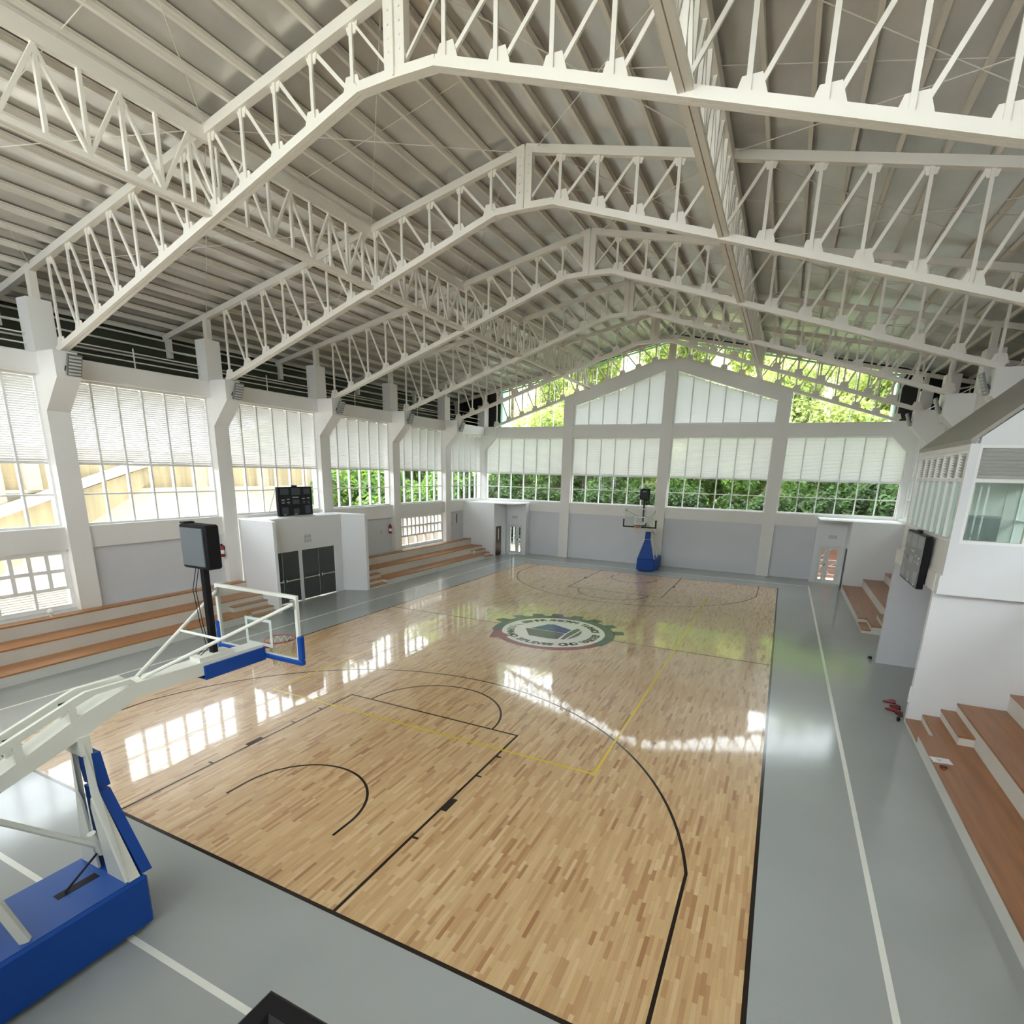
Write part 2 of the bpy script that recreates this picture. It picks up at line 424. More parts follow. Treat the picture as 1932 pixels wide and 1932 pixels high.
WN = [0]
def window(P, u0, u1, z0, z1, zt, zl, cols, label, top=None, slatm='slat', glass_m='glass', pitch=.068, rise=.0565):
    """frame, mullions, transoms, panes below zl and louvre slats above; P(u,d,z) maps to the world"""
    WN[0] += 1
    o = empty('window_%d' % WN[0], P((u0+u1)/2, 0, z0), label, None, None, 'structure')
    def bx(m, ua, ub, da, db, za, zb):
        a, b = P(ua, da, za), P(ub, db, zb); m.box(a[0], b[0], a[1], b[1], a[2], b[2])
    m = MB(); t = .06
    bx(m, u0, u0+t, 0, .14, z0, z1); bx(m, u1-t, u1, 0, .14, z0, z1)
    bx(m, u0+t, u1-t, 0, .14, z0, z0+.07)
    if top is None: bx(m, u0+t, u1-t, 0, .14, z1-.07, z1)
    m.build('window_frame', 'frame', o)
    wd = (u1 - u0 - t)/cols
    for i in range(1, cols):
        u = u0 + t/2 + i*wd
        m = MB(); bx(m, u-.03, u+.03, .0, .13, z0+.07, (z1-.07) if top is None else top(u) - .02); m.build('mullion', 'frame', o)
    rails = []
    if zt: rails.append((zt, .025))
    if zl and zl > z0 + .1: rails.append((zl, .04))
    for i in range(cols):
        ua, ub = u0 + t/2 + i*wd + .03, u0 + t/2 + (i+1)*wd - .03
        zs = [z0+.07] + [r[0] for r in rails]
        for r, hh in rails:
            m = MB(); bx(m, ua, ub, .01, .12, r-hh, r+hh); m.build('transom', 'frame', o)
        if zl and zl > z0 + .1:
            for a, b in zip(zs[:-1], zs[1:]):
                m = MB(); bx(m, ua, ub, .06, .066, a+.01, b-.03); m.build('pane', glass_m, o)
        lo = (zl + .05) if zl else z0 + .07
        m = MB(); z = lo
        while True:
            hi = (z1 - .07) if top is None else max(top(ua), top(ub))
            if z > hi - .05: break
            a, b = ua, ub
            if top is not None:                  # trim the slat where the head slopes
                n = 8; us = [ua + (ub-ua)*j/n for j in range(n+1)]; us = [u for u in us if top(u) > z + .07]
                if len(us) < 2: z += pitch; continue
                a, b = us[0], us[-1]
            q = [P(a, .03, z+rise), P(b, .03, z+rise), P(b, .10, z), P(a, .10, z)]
            e = Vector((0, 0, .004))
            m.add([Vector(x) for x in q] + [Vector(x) + e for x in q], [(3,2,1,0),(4,5,6,7),(0,1,5,4),(1,2,6,5),(2,3,7,6),(3,0,4,7)])
            z += pitch
        if m.v: tag(m.build('louver_slats', slatm, o), kind='stuff')
    return o
def side_P(s): return lambda u, d, z: (s*(13.1 + d), u, z)
ORD = ['first', 'second', 'third', 'fourth', 'fifth', 'sixth', 'seventh', 'eighth', 'ninth', 'tenth', 'eleventh', 'twelfth', 'thirteenth', 'fourteenth', 'fifteenth', 'sixteenth', 'seventeenth', 'eighteenth', 'nineteenth', 'twentieth']
for s in (-1, 1):
    for k in range(NK - 1):
        if s == 1 and k < K0 - 1: pass
        window(side_P(s), YK[k] + .31, YK[k+1] - .31, 3.8, 8.28, 4.79, 5.75, 6,
               'tall %s wall window with white louvers over clear panes, %s bay from the far corner' % (WALLNAME[s], ORD[NK - 2 - k]))

# block windows low in the left wall
def block_window(k, cols, rows, louv, label):
    y0, y1 = YK[k] + .31, YK[k+1] - .31; z0, z1 = 1.22, 3.1
    WN[0] += 1
    o = empty('window_%d' % WN[0], (-13.1, (y0+y1)/2, z0), label, None, None, 'structure')
    m = MB(); m.box(-13.08, -13.3, y0, y1, z0, z0+.12); m.box(-13.08, -13.3, y0, y1, z1-.1, z1)
    m.box(-13.08, -13.3, y0, y0+.1, z0+.12, z1-.1); m.box(-13.08, -13.3, y1-.1, y1, z0+.12, z1-.1)
    m.build('window_frame', 'frame', o)
    zmid = 1.88; ua, ub = y0+.1, y1-.1; wd = (ub-ua)/cols; ht = (z1-.1-zmid)/rows
    for i in range(cols):
        for j in range(rows):                    # hollow concrete block: four sides round one opening
            a, b, c, d = ua+i*wd, ua+(i+1)*wd, zmid+j*ht, zmid+(j+1)*ht; t = .055
            m = MB(); m.box(-13.1, -13.28, a, b, c, c+t); m.box(-13.1, -13.28, a, b, d-t, d)
            m.box(-13.1, -13.28, a, a+t, c+t, d-t); m.box(-13.1, -13.28, b-t, b, c+t, d-t)
            m.build('vent_block', 'frame', o)
    n = 5; wd = (ub-ua)/n
    MB().box(-13.09, -13.29, ua, ub, zmid-.05, zmid).build('transom', 'frame', o)
    for i in range(n):
        a, b = ua+i*wd, ua+(i+1)*wd
        if i: MB().box(-13.1, -13.28, a-.035, a+.035, z0+.12, zmid-.05).build('mullion', 'frame', o)
        if louv:
            m = MB(); z = z0+.15
            while z < zmid-.1: m.add([(-13.12,a+.035,z+.03),(-13.12,b-.035,z+.03),(-13.2,b-.035,z),(-13.2,a+.035,z),(-13.12,a+.035,z+.045),(-13.12,b-.035,z+.045),(-13.2,b-.035,z+.015),(-13.2,a+.035,z+.015)], [(3,2,1,0),(4,5,6,7),(0,1,5,4),(1,2,6,5),(2,3,7,6),(3,0,4,7)]); z += .075
            tag(m.build('louver_slats', 'slatgrey', o), kind='stuff')
        else:
            MB().box(-13.18, -13.186, a+.035, b-.035, z0+.12, zmid-.05).build('pane', 'glass', o)
block_window(K0 - 1, 10, 2, True, 'low block window of paired openings above slats beside the near bleacher')
block_window(K0 + 3, 11, 2, False, 'low block window of narrow openings above small panes behind the far bleacher')

# dark cladding, girts and rails above the side walls
for s in (-1, 1):
    c = MB().box(s*16.0, s*16.06, -7, 33.2, 8.4, 10.78).build('wall_upper_' + WALLNAME[s], 'cladding')
    tag(c, 'dark green metal cladding above the %s wall' % WALLNAME[s], None, None, 'structure')
    MB().box(s*13.4, s*16.0, -7, 33.2, 8.4, 8.46).build('soffit', 'cladding', c)
    for z in (9.3, 9.75, 10.2, 10.55): MB().box(s*15.9, s*15.97, -7, 33.1, z-.03, z+.03).build('girt', 'steel', c)
    for k in range(NK - 1):
        y0, y1 = YK[k] + .31, YK[k+1] - .31
        o = empty('guard_rail', (s*13.25, (y0+y1)/2, 8.85), 'thin white pipe rail on the %s wall beam, %s bay from the far corner' % (WALLNAME[s], ORD[NK-2-k]), 'railing', 'pipe rails on the side wall beams')
        for z in (9.12, 9.4): MB().tube((s*13.25, y0, z), (s*13.25, y1, z), .022, 6).build('rail', 'steel', o)
        MB().tube((s*13.25, (y0+y1)/2, 8.85), (s*13.25, (y0+y1)/2, 9.55), .022, 6).build('rail_post', 'steel', o)

# ================================================================== far wall
wb = empty('wall_back', (0, 32, 0), 'pale grey far end wall with white columns and gable', None, None, 'structure')
PX = [(-6.78, -6.10), (-.26, .42), (6.21, 6.89)]
def bc_bot(x): return 8.88 + (12 - max(abs(x), .85))*.327
for i, (a, b) in enumerate(PX):
    zt = bc_bot((a+b)/2) - .02 if i != 1 else 12.5
    if i == 1: MB().box(a, b, YB, YB+.6, 0, 12.5).build('column', 'white', wb)
    else:
        q = [(a, YB, 0), (b, YB, 0), (b, YB, bc_bot(b)-.02), (a, YB, bc_bot(a)-.02)]
        MB().prism(q, (0, .6, 0)).build('column', 'white', wb)
BAYX = [(-12.8, -6.78), (-6.10, -.26), (.42, 6.21), (6.89, 12.8)]
for a, b in BAYX:
    MB().box(a, b, YB+.04, YB+.55, 8.12, 8.85).build('top_beam', 'white', wb)
    MB().box(a, b, YB+.10, YB+.55, 3.1, 3.8).build('belt_beam', 'white', wb)
    if abs(a) > 10 or abs(b) > 10:               # openings outside the lobby doors
        q = -1 if a < 0 else 1
        MB().box(q*6.89 if q > 0 else a + 3.6, b - 3.6 if q > 0 else -6.78, YB+.22, YB+.5, 0, 3.1).build('wall_panel', 'lowgrey', wb)
        MB().box(q*10.75, q*12.8, YB+.22, YB+.5, 0, 3.1).build('wall_panel', 'lowgrey', wb)
        MB().box(q*9.2, q*10.75, YB+.22, YB+.5, 2.25, 3.1).build('wall_panel', 'lowgrey', wb)
    else: MB().box(a, b, YB+.22, YB+.5, 0, 3.1).build('wall_panel', 'lowgrey', wb)
backP = lambda u, d, z: (u, YB + .26 + d, z)
NMB = ['leftmost', 'second', 'third', 'rightmost']
for i, (a, b) in enumerate(BAYX):
    window(backP, a, b, 3.8, 8.12, 4.74, 5.68, 6, 'far end window with louvers over tree view panes, %s of the four in the row' % NMB[i])
def lou_top(x): return 10.19 + (5.92 - max(abs(x), .35))*.325
for i in (1, 2):
    a, b = BAYX[i]
    window(backP, a, b, 8.85, 12.4, None, None, 6, 'tall gable louver with sloping head %s of the central column' % ('left' if i == 1 else 'right'), top=lou_top)
    # sloping gable beam between the louvre head and the truss
    xs = [a, b] if True else None
    kx = -.85 if i == 1 else .85
    pts = [(a, YB+.02, lou_top(a)), (b, YB+.02, lou_top(b)), (b, YB+.02, bc_bot(b)-.005), (kx, YB+.02, bc_bot(kx)-.005), (a, YB+.02, bc_bot(a)-.005)]
    MB().prism(pts, (0, .55, 0)).build('gable_beam', 'white', wb)

# gable glazing behind the end truss
def roof_u(x): return 14.05 - .2155*abs(x)          # underside of purlins
WN[0] += 1
gz = empty('window_%d' % WN[0], (0, 32.75, 8.85), 'clear gable glazing under the roof slopes above the far wall', None, None, 'structure')
gx = [-11.9 + i*23.8/24 for i in range(25)]
for i in range(24):
    a, b = gx[i] + .02, gx[i+1] - .02
    pts = [(a, 32.74, 8.9), (b, 32.74, 8.9), (b, 32.74, roof_u(b) - .25), (a, 32.74, roof_u(a) - .25)]
    MB().prism(pts, (0, .006, 0)).build('pane', 'glass', gz)
for i in range(25): MB().box(gx[i]-.02, gx[i]+.02, 32.71, 32.79, 8.85, roof_u(gx[i]) - .22).build('mullion', 'frame', gz)
for s in (-1, 1):
    MB().bar((s*12, 32.75, roof_u(12)-.2), (0, 32.75, roof_u(0)-.2), .1, .1).build('glazing_head', 'mint', gz)
    MB().box(s*11.92, s*12.0, 32.6, 33.9, 8.5, roof_u(12)).build('side_fin', 'mint', gz)
    p = [(s*12.0, 32.62, 8.6), (s*16, 32.62, 8.6), (s*16, 32.62, roof_u(16)+.2), (s*12, 32.62, roof_u(12)+.2)]
    MB().prism(p, (0, .05, 0)).build('end_panel', 'black_panel', gz)
MB().box(-12, 12, 32.3, 32.85, 8.7, 8.85).build('glazing_sill', 'white', gz)
p = [(-16, 32.66, roof_u(16)-.12), (0, 32.66, roof_u(0)-.12), (16, 32.66, roof_u(16)-.12), (16, 32.66, roof_u(16)+.3), (0, 32.66, roof_u(0)+.3), (-16, 32.66, roof_u(16)+.3)]
MB().prism(p, (0, .04, 0)).build('roof_closure', 'black_panel', gz)

# ================================================================== near end behind the camera
wn_ = empty('wall_near', (0, -6.5, 0), 'white near end wall behind the viewing platform', None, None, 'structure')
MB().box(-13.4, 13.4, -6.6, -6.3, 0, 5.95).build('wall_panel', 'white', wn_)
for q in (-1, 1): MB().box(q*6.89, q*13.4, -6.6, -6.3, 5.95, 8.12).build('wall_panel', 'white', wn_)
nearP = lambda u, d, z: (u, -6.4 - d, z)
for i in (1, 2): window(nearP, BAYX[i][0], BAYX[i][1], 5.95, 8.12, None, 8.05, 6, 'near end window behind the viewing platform, %s of the pair' % ('left' if i == 1 else 'right'))
MB().box(-13.4, 13.4, -6.6, -6.3, 8.12, 8.85).build('top_beam', 'white', wn_)
WN[0] += 1
ng = empty('window_%d' % WN[0], (0, -6.5, 8.85), 'clear gable glazing at the near end behind the viewer', None, None, 'structure')
for i in range(24):
    a, b = -12 + i + .02, -11 + i - .02
    MB().prism([(a, -6.5, 8.87), (b, -6.5, 8.87), (b, -6.5, roof_u(b)-.05), (a, -6.5, roof_u(a)-.05)], (0, .006, 0)).build('pane', 'glass', ng)
    MB().box(-12 + i - .02, -12 + i + .02, -6.55, -6.45, 8.85, roof_u(-12 + i)-.02).build('mullion', 'frame', ng)
for q in (-1, 1): MB().prism([(q*12.0, -6.55, 8.5), (q*16, -6.55, 8.5), (q*16, -6.55, roof_u(16)+.2), (q*12, -6.55, roof_u(12)+.2)], (0, .05, 0)).build('end_panel', 'black_panel', ng)
for a, b in PX: MB().box(a, b, -6.3, -6.1, 0, 8.85).build('column', 'white', wn_)
tag(MB().box(6.0, 12.7, -6.3, -3.73, 3.9, 4.08).build('floor_platform', 'concrete'), 'concrete viewing platform at the near end of the hall', None, None, 'structure')

# ================================================================== roof
rf = empty('ceiling', (0, 13, 13), 'pale grey metal roof sheeting above white purlins', None, None, 'structure')
for s in (-1, 1):
    z0, z1 = roof_u(0) + .19, roof_u(16.3) + .19
    MB().prism([(0, -7.2, z0), (s*16.3, -7.2, z1), (s*16.3, -7.2, z1+.05), (0, -7.2, z0+.05)], (0, 40.3, 0)).build('roof_sheet', 'roof', rf)
PXS = [.25] + [.98 + .82*i for i in range(19)]
pm = {}
for s in (-1, 1):
    for i, x in enumerate(PXS):
        z = roof_u(x); m = MB(); y0, y1 = -7, 33.1
        m.box(s*x-.04, s*x+.04, y0, y1, z, z+.03); m.box(s*x-.04, s*x-.02, y0, y1, z+.03, z+.17)      # C section: lip and web
        m.box(s*x-.02, s*x+.04, y0, y1, z+.14, z+.17)
        o = m.build('roof_purlin', 'purlin')
        tag(o, '%s white steel purlin down from the ridge on the %s roof slope' % (ORD[i], WALLNAME[s]), 'purlin', 'roof purlins')

# main trusses
def tc_top(x): return roof_u(x) - .01
def truss(y, label):
    o = empty('roof_truss', (0, y, 8.88), label, 'truss', 'main roof trusses')
    for s in (-1, 1):
        m = MB()
        for dy in (-.055, .055):
            m.bar((s*12.15, y+dy, 8.88+.08-.15*.327), (s*.85, y+dy, bc_bot(.85)+.08), .10, .16)
        m.build('bottom_chord', 'steel', o)
        m = MB(); m.bar((s*15.6, y, tc_top(15.6)-.1), (s*.02, y, tc_top(.02)-.1), .17, .19); m.build('top_chord', 'steel', o)
        MB().box(s*15.3, s*15.5, y-.08, y+.08, 9.85, tc_top(15.4)-.15).build('eave_post', 'steel', o)
        MB().bar((s*15.35, y, 10.1), (s*13.4, y, 9.75), .07, .07).build('eave_strut', 'steel', o)
        for i in range(1, 13):
            x = s*i; zb = bc_bot(x) + .16; zt = tc_top(x) - .19
            m = MB(); m.bar((x, y-.025, zb-.02), (x, y-.025, zt+.02), .075, .045, (0, 1, 0)); m.build('web_vertical', 'steel', o)
            if i < 12:                           # diagonal: top at the outer panel point, bottom at this one
                xo = s*(i+1); m = MB(); m.bar((x+s*.10, y+.025, bc_bot(x)+.16), (xo-s*.1, y+.025, tc_top(xo)-.19), .07, .045, (0, 1, 0)); m.build('web_diagonal', 'steel', o)
            zz = bc_bot(x) + .14
            m = MB(); m.prism([(x-s*.20, y-.012, zz-.02), (x+s*.26, y-.012, zz-.02), (x+s*.17, y-.012, zz+.25), (x-s*.10, y-.012, zz+.25)], (0, .024, 0)); m.build('gusset_plate', 'steel', o)
            zz = tc_top(x) - .17
            m = MB(); m.prism([(x-.15, y-.012, zz+.02), (x+.15, y-.012, zz+.02), (x+.09, y-.012, zz-.17), (x-.09, y-.012, zz-.17)], (0, .024, 0)); m.build('gusset_plate', 'steel', o)
        m = MB(); m.bar((s*.85, y, bc_bot(.85)+.08), (0, y, bc_bot(.85)+.10), .21, .16); m.build('apex_chord', 'steel', o)
        m = MB(); m.bar((s*.12, y, bc_bot(.85)+.2), (s*.95, y, tc_top(.95)-.2), .06, .045); m.build('web_diagonal', 'steel', o)
        MB().box(s*.02, s*.22, y-.09, y+.09, bc_bot(.85)+.18, tc_top(0)-.15).build('apex_post', 'steel', o)
        if y < 12:
            for j in range(5): MB().tube((s*.12, y-.09, 12.95 + j*.2), (s*.12, y-.11, 12.95 + j*.2), .02, 6).build('bolt', 'steel', o)
    MB().box(-.02, .02, y-.14, y+.14, bc_bot(.85)+.05, tc_top(0)-.05).build('splice_plate', 'steel', o)
    return o
NT = ['nearest', 'second', 'third', 'fourth', 'fifth', 'sixth and farthest']
for k in range(6): truss(YK[K0 + k] if k < 5 else 32.06, 'white steel roof truss spanning the hall, %s from the viewer' % NT[k])

# longitudinal trusses
for s in (-1, 1):
    x = s*5.15; y0, y1 = -6.2, 31.9; zb, zt = 11.27, 12.62
    o = empty('long_truss', (x, 13, zb), 'white lattice truss running the length of the hall on the %s' % WALLNAME[s], 'truss')
    m = MB()
    for dx in (-.06, .06): m.box(x+dx-.05, x+dx+.05, y0, y1, zb-.10, zb)
    m.build('bottom_chord', 'steel', o)
    m = MB(); m.box(x-.06, x+.06, y0, y1, zt, zt+.26); m.build('top_chord', 'steel', o)
    n = 56; st = (y1-y0)/n
    mv = MB().box(-.035, .035, -.035, .035, 0, zt-zb).mesh('web_vertical', 'steel')
    md = {}
    for up in (0, 1):
        p, q = ((0, 0, .02), (0, st, zt-zb-.02)) if up else ((0, 0, zt-zb-.02), (0, st, .02))
        md[up] = MB().bar(p, q, .065, .065, (1, 0, 0)).mesh('web_diagonal', 'steel')
    for i in range(n):
        place(mv, 'web_vertical', (0, y0+i*st-13, 0), o)
        place(md[i % 2], 'web_diagonal', (0, y0+i*st-13, 0), o)

# tie rods in the roof plane
for k in range(6):
    ya = YK[K0 - 1 + k]; yb = YK[K0 + k] if k < 5 else 31.9
    for s in (-1, 1):
        for j, (xa, xb) in enumerate(((.3, 5.15), (5.15, 13))):
            for e in (0, 1):
                p = (s*(xa if e else xb), ya, roof_u(xa if e else xb) - .06); q = (s*(xb if e else xa), yb, roof_u(xb if e else xa) - .06)
                r = MB().tube(p, q, .011, 5).build('tie_rod', 'steel')
                tag(r, 'diagonal rod under %s %s roof slope, %s bay from near end, climbing %s' % ('upper' if j == 0 else 'lower', WALLNAME[s], ORD[k], 'away' if not e else 'nearer'), 'tie rod', 'diagonal roof tie rods')
    for s in (-1, 1):
        ym = (ya + yb)/2; m = MB(); m.tube((s*.25, ym, roof_u(.25)+.08), (s*16, ym, roof_u(16)+.08), .009, 5)
        tag(m.build('sag_rod', 'steel'), 'thin rod crossing the %s purlins midway in the %s bay from near' % (WALLNAME[s], ORD[k]), 'sag rod', 'purlin sag rods')

# ================================================================== flood lights on the corbels
def flood(s, k):
    y = YK[k]; x = s*11.95
    o = empty('flood_light', (x, y+.12, 8.2), 'grey finned flood light on the %s wall corbel, %s from the near end' % (WALLNAME[s], ORD[k-K0]), 'flood light', 'flood lights on the corbels')
    def L(u, v, w): # u outward from wall, v along y, w up: tilted panel
        return (x - s*(.10 + u*math.cos(R(20)) + w*math.sin(R(20))), y + .12 + v, 8.52 + w*math.cos(R(20)) - u*math.sin(R(20)))
    def pan(m, u0, u1, v0, v1, w0, w1):
        q = [L(u, v, w) for u in (u0, u1) for v in (v0, v1) for w in (w0, w1)]
        m.add(q, [(0,1,3,2),(4,6,7,5),(0,4,5,1),(2,3,7,6),(0,2,6,4),(1,5,7,3)])
    m = MB(); pan(m, 0, .06, -.19, .19, -.3, .3); hs = m.build('lamp_housing', 'lamp_grey', o)
    for i in range(6): m = MB(); pan(m, .06, .085, -.15, .15, -.27 + i*.095, -.27 + i*.095 + .05); m.build('lens_bar', 'lamp_lens', hs)
    for v in (-.2, .2): MB().bar((x, y+.12+v, 8.35), L(.0, v, -.05), .025, .03).build('bracket', 'lamp_dark', o)
for k in range(K0, K0+5):
    for s in (-1, 1): flood(s, k)

# ================================================================== bleachers
H1, H2, H3 = .32, .74, 1.16
F1, F2, F3, FB = 10.58, 11.50, 12.40, 12.79
def bleacher(s, y0, y1, n0, n1, tm, label):
    """n0/n1: half steps at the low-y / high-y end"""
    o = empty('bleacher', (s*11.8, (y0+y1)/2, 0), label, 'bleacher'); T = .045; LN = 1.3
    c = MB(); a, b = y0 + (LN if n0 else 0), y1 - (LN if n1 else 0)
    c.box(s*F1, s*(F1+.30), a, b, 0, H1-T); c.box(s*(F1+.30), s*F2, y0, y1, 0, H1-T)
    for on, ya, yb in ((n0, y0, a), (n1, b, y1)):
        if on:
            c.box(s*F1, s*(F1+.30), ya, yb, 0, .15-T)
            yc, yd = (ya, ya+1.55) if ya == y0 else (yb-1.55, yb)
            c.box(s*(F2-.28), s*F2, yc, yd, H1, .53-T)
    c.box(s*F2, s*F3, y0, y1, 0, H2-T); c.box(s*F3, s*FB, y0, y1, 0, H3-T)
    c.build('concrete_base', 'concrete', o)
    t = MB(); t.box(s*(F1-.012), s*(F1+.30), a, b, H1-T, H1); t.box(s*(F1+.30), s*F2, y0+.001, y1-.001, H1-T, H1); t.build('tread', tm, o)
    for on, ya, yb in ((n0, y0, a), (n1, b, y1)):
        if on:
            MB().box(s*(F1-.012), s*(F1+.30), ya, yb, .15-T, .15).build('step_tread', tm, o)
            yc, yd = (ya, ya+1.55) if ya == y0 else (yb-1.55, yb)
            MB().box(s*(F2-.292), s*F2, yc, yd, .53-T, .53).build('step_tread', tm, o)
    MB().box(s*(F2-.012), s*F3, y0, y1, H2-T, H2).build('tread', tm, o)
    MB().box(s*(F3-.012), s*12.79, y0, y1, H3-T, H3).build('tread', tm, o)
    return o
bleacher(-1, -6.2, 10.66, 0, 1, 'tread_left', 'three tier bleacher with orange brown wood treads at the near left wall')
bleacher(-1, 16.2, 29.13, 1, 1, 'tread_left', 'three tier wooden bleacher along the far left wall past the entrance')
bleacher(1, -6.2, 10.94, 0, 1, 'tread_right', 'three tier bleacher with dark brown treads at the near right')
bleacher(1, 20.0, 29.13, 1, 0, 'tread_right', 'short dark brown bleacher at the far right beyond the corridor')

# ================================================================== left entrance recess
HV = 3.68
ve = empty('wall_entrance', (-11.6, 13.3, 0), 'white entrance recess wall holding the dark grey doors', None, None, 'structure')
MB().prism([(-10.6, 10.68, 0), (-10.6, 10.82, 0), (-11.7, 11.43, 0), (-12.79, 11.43, 0), (-12.79, 10.88, 0), (-12.4, 10.68, 0)], (0, 0, HV)).build('wing_wall', 'white2', ve)
MB().prism([(-10.6, 16.0, 0), (-10.6, 16.18, 0), (-12.79, 16.18, 0), (-12.79, 15.45, 0), (-11.7, 15.45, 0)], (0, 0, HV)).build('wing_wall', 'white2', ve)
MB().box(-11.6, -11.75, 11.43, 11.45, 0, HV-.1).build('wall_panel', 'white2', ve)
MB().box(-11.6, -11.75, 14.98, 15.45, 0, HV-.1).build('wall_panel', 'white2', ve)
MB().box(-11.6, -11.75, 11.45, 14.98, 2.25, HV-.1).build('wall_panel', 'white2', ve)
MB().box(-11.6, -11.75, 12.82, 12.98, 0, 2.25).build('door_post', 'white2', ve)
MB().box(-11.58, -13.05, 11.43, 15.45, HV-.1, HV).build('roof_slab', 'white2', ve)
def bar_door(n, y0, y1, label, hinge):
    o = empty('door_%d' % n, (-11.66, (y0+y1)/2, .03), label, None, None, 'structure')
    o = MB().box(-11.64, -11.69, y0+.01, y1-.01, .035, 2.24).build('door_leaf', 'door_grey', o)
    MB().box(-11.56, -11.60, y0+.06, y1-.06, .98, 1.03).build('push_bar', 'chrome', o)
    yl = y1-.12 if hinge else y0+.06
    MB().box(-11.58, -11.64, yl, yl+.07, .94, 1.08).build('latch_case', 'chrome', o)
bar_door(1, 11.46, 11.92, 'narrow dark grey fire door leaf at the left end of the entrance', True)
bar_door(2, 11.93, 12.82, 'dark grey fire door with push bar left of the white post', False)
bar_door(3, 12.98, 13.97, 'dark grey fire door with push bar right of the white post', True)
bar_door(4, 13.98, 14.97, 'dark grey fire door with push bar, last leaf toward the far end', False)
def wall_sign(loc, axis, w, h, label):
    o = empty('wall_sign', loc, label, 'sign')
    x, y, z = loc
    def pl(m, a0, a1, b0, b1, d0, d1):
        if axis == 'x': m.box(x+d0, x+d1, y+a0, y+a1, z+b0, z+b1)
        else: m.box(x+a0, x+a1, y-d1, y-d0, z+b0, z+b1)
    m = MB(); pl(m, -w/2, w/2, 0, h, 0, .02); m.build('sign_plate', 'sign', o)
    for a0, a1, b0, b1 in ((-.42, -.2, .62, .86), (.1, .38, .66, .88), (-.42, -.3, .14, .4), (-.15, .05, .16, .34), (.2, .42, .12, .36), (-.1, .0, .68, .8)):
        m = MB(); pl(m, a0*w, a1*w, b0*h, b1*h, .02, .023); m.build('sign_mark', 'sign_ink', o)
wall_sign((-11.6, 13.35, 2.55), 'x', .42, .36, 'faded grey notice on the wall above the dark entrance doors')

# scoreboards
def scoreboard(name, fx, fy, W_, H_, label, s, face, seg, txt, x, y0, z0, strut):
    o = empty(name, (x, y0+W_/2, z0), label, 'scoreboard')
    f = lambda d: x + s*d                        # d toward the court
    D = .14
    MB().box(f(-D), f(0), y0, y0+W_, z0, z0+H_).build('cabinet', 'black', o)
    MB().box(f(0), f(.008), y0+.03, y0+W_-.03, z0+.03, z0+H_-.03).build('face', face, o); fc = o.children[-1]
    def cell(a0, a1, b0, b1, m_, nm): MB().box(f(.008), f(.014), y0+a0*W_, y0+a1*W_, z0+b0*H_, z0+b1*H_).build(nm, m_, fc)
    for a0, a1, b0, b1 in ((.06, .30, .74, .95), (.38, .64, .72, .96), (.74, .94, .74, .93), (.08, .18, .46, .52), (.40, .60, .40, .56), (.08, .26, .06, .30), (.42, .58, .06, .24), (.76, .92, .05, .34), (.26, .32, .40, .50), (.70, .78, .40, .50), (.84, .92, .40, .50)):
        cell(a0, a1, b0, b1, seg, 'digit_window')
    for a0, a1, b in ((.08, .17, .54), (.24, .31, .56), (.40, .58, .62), (.69, .77, .57), (.84, .92, .58), (.08, .17, .44), (.24, .31, .45), (.70, .77, .46), (.12, .20, .03), (.44, .53, .03)):
        cell(a0, a1, b, b+.035, txt, 'caption')
    MB().box(f(-.1), f(-.02), y0+.43*W_, y0+.57*W_, z0+H_, z0+H_+.07).build('lifting_lug', 'black', o)
    if strut:
        MB().box(f(-D-.03), f(-D), y0-.0, y0+.05, z0, z0+H_).build('support_leg', 'lamp_lens', o)
        MB().tube((f(-D), y0+.02, z0+H_*.95), (f(-.72), y0+.02, z0+.01), .018, 6).build('brace', 'lamp_lens', o)
        MB().tube((f(-D), y0+W_-.04, z0+H_*.95), (f(-.72), y0+W_-.04, z0+.01), .018, 6).build('brace', 'lamp_lens', o)
    return o
scoreboard('scoreboard', 0, 0, 1.9, 1.24, 'dark blank scoreboard standing on the entrance roof slab', 1, 'board_dark', 'board_seg', 'board_text', -12.3, 12.55, 3.695, True)

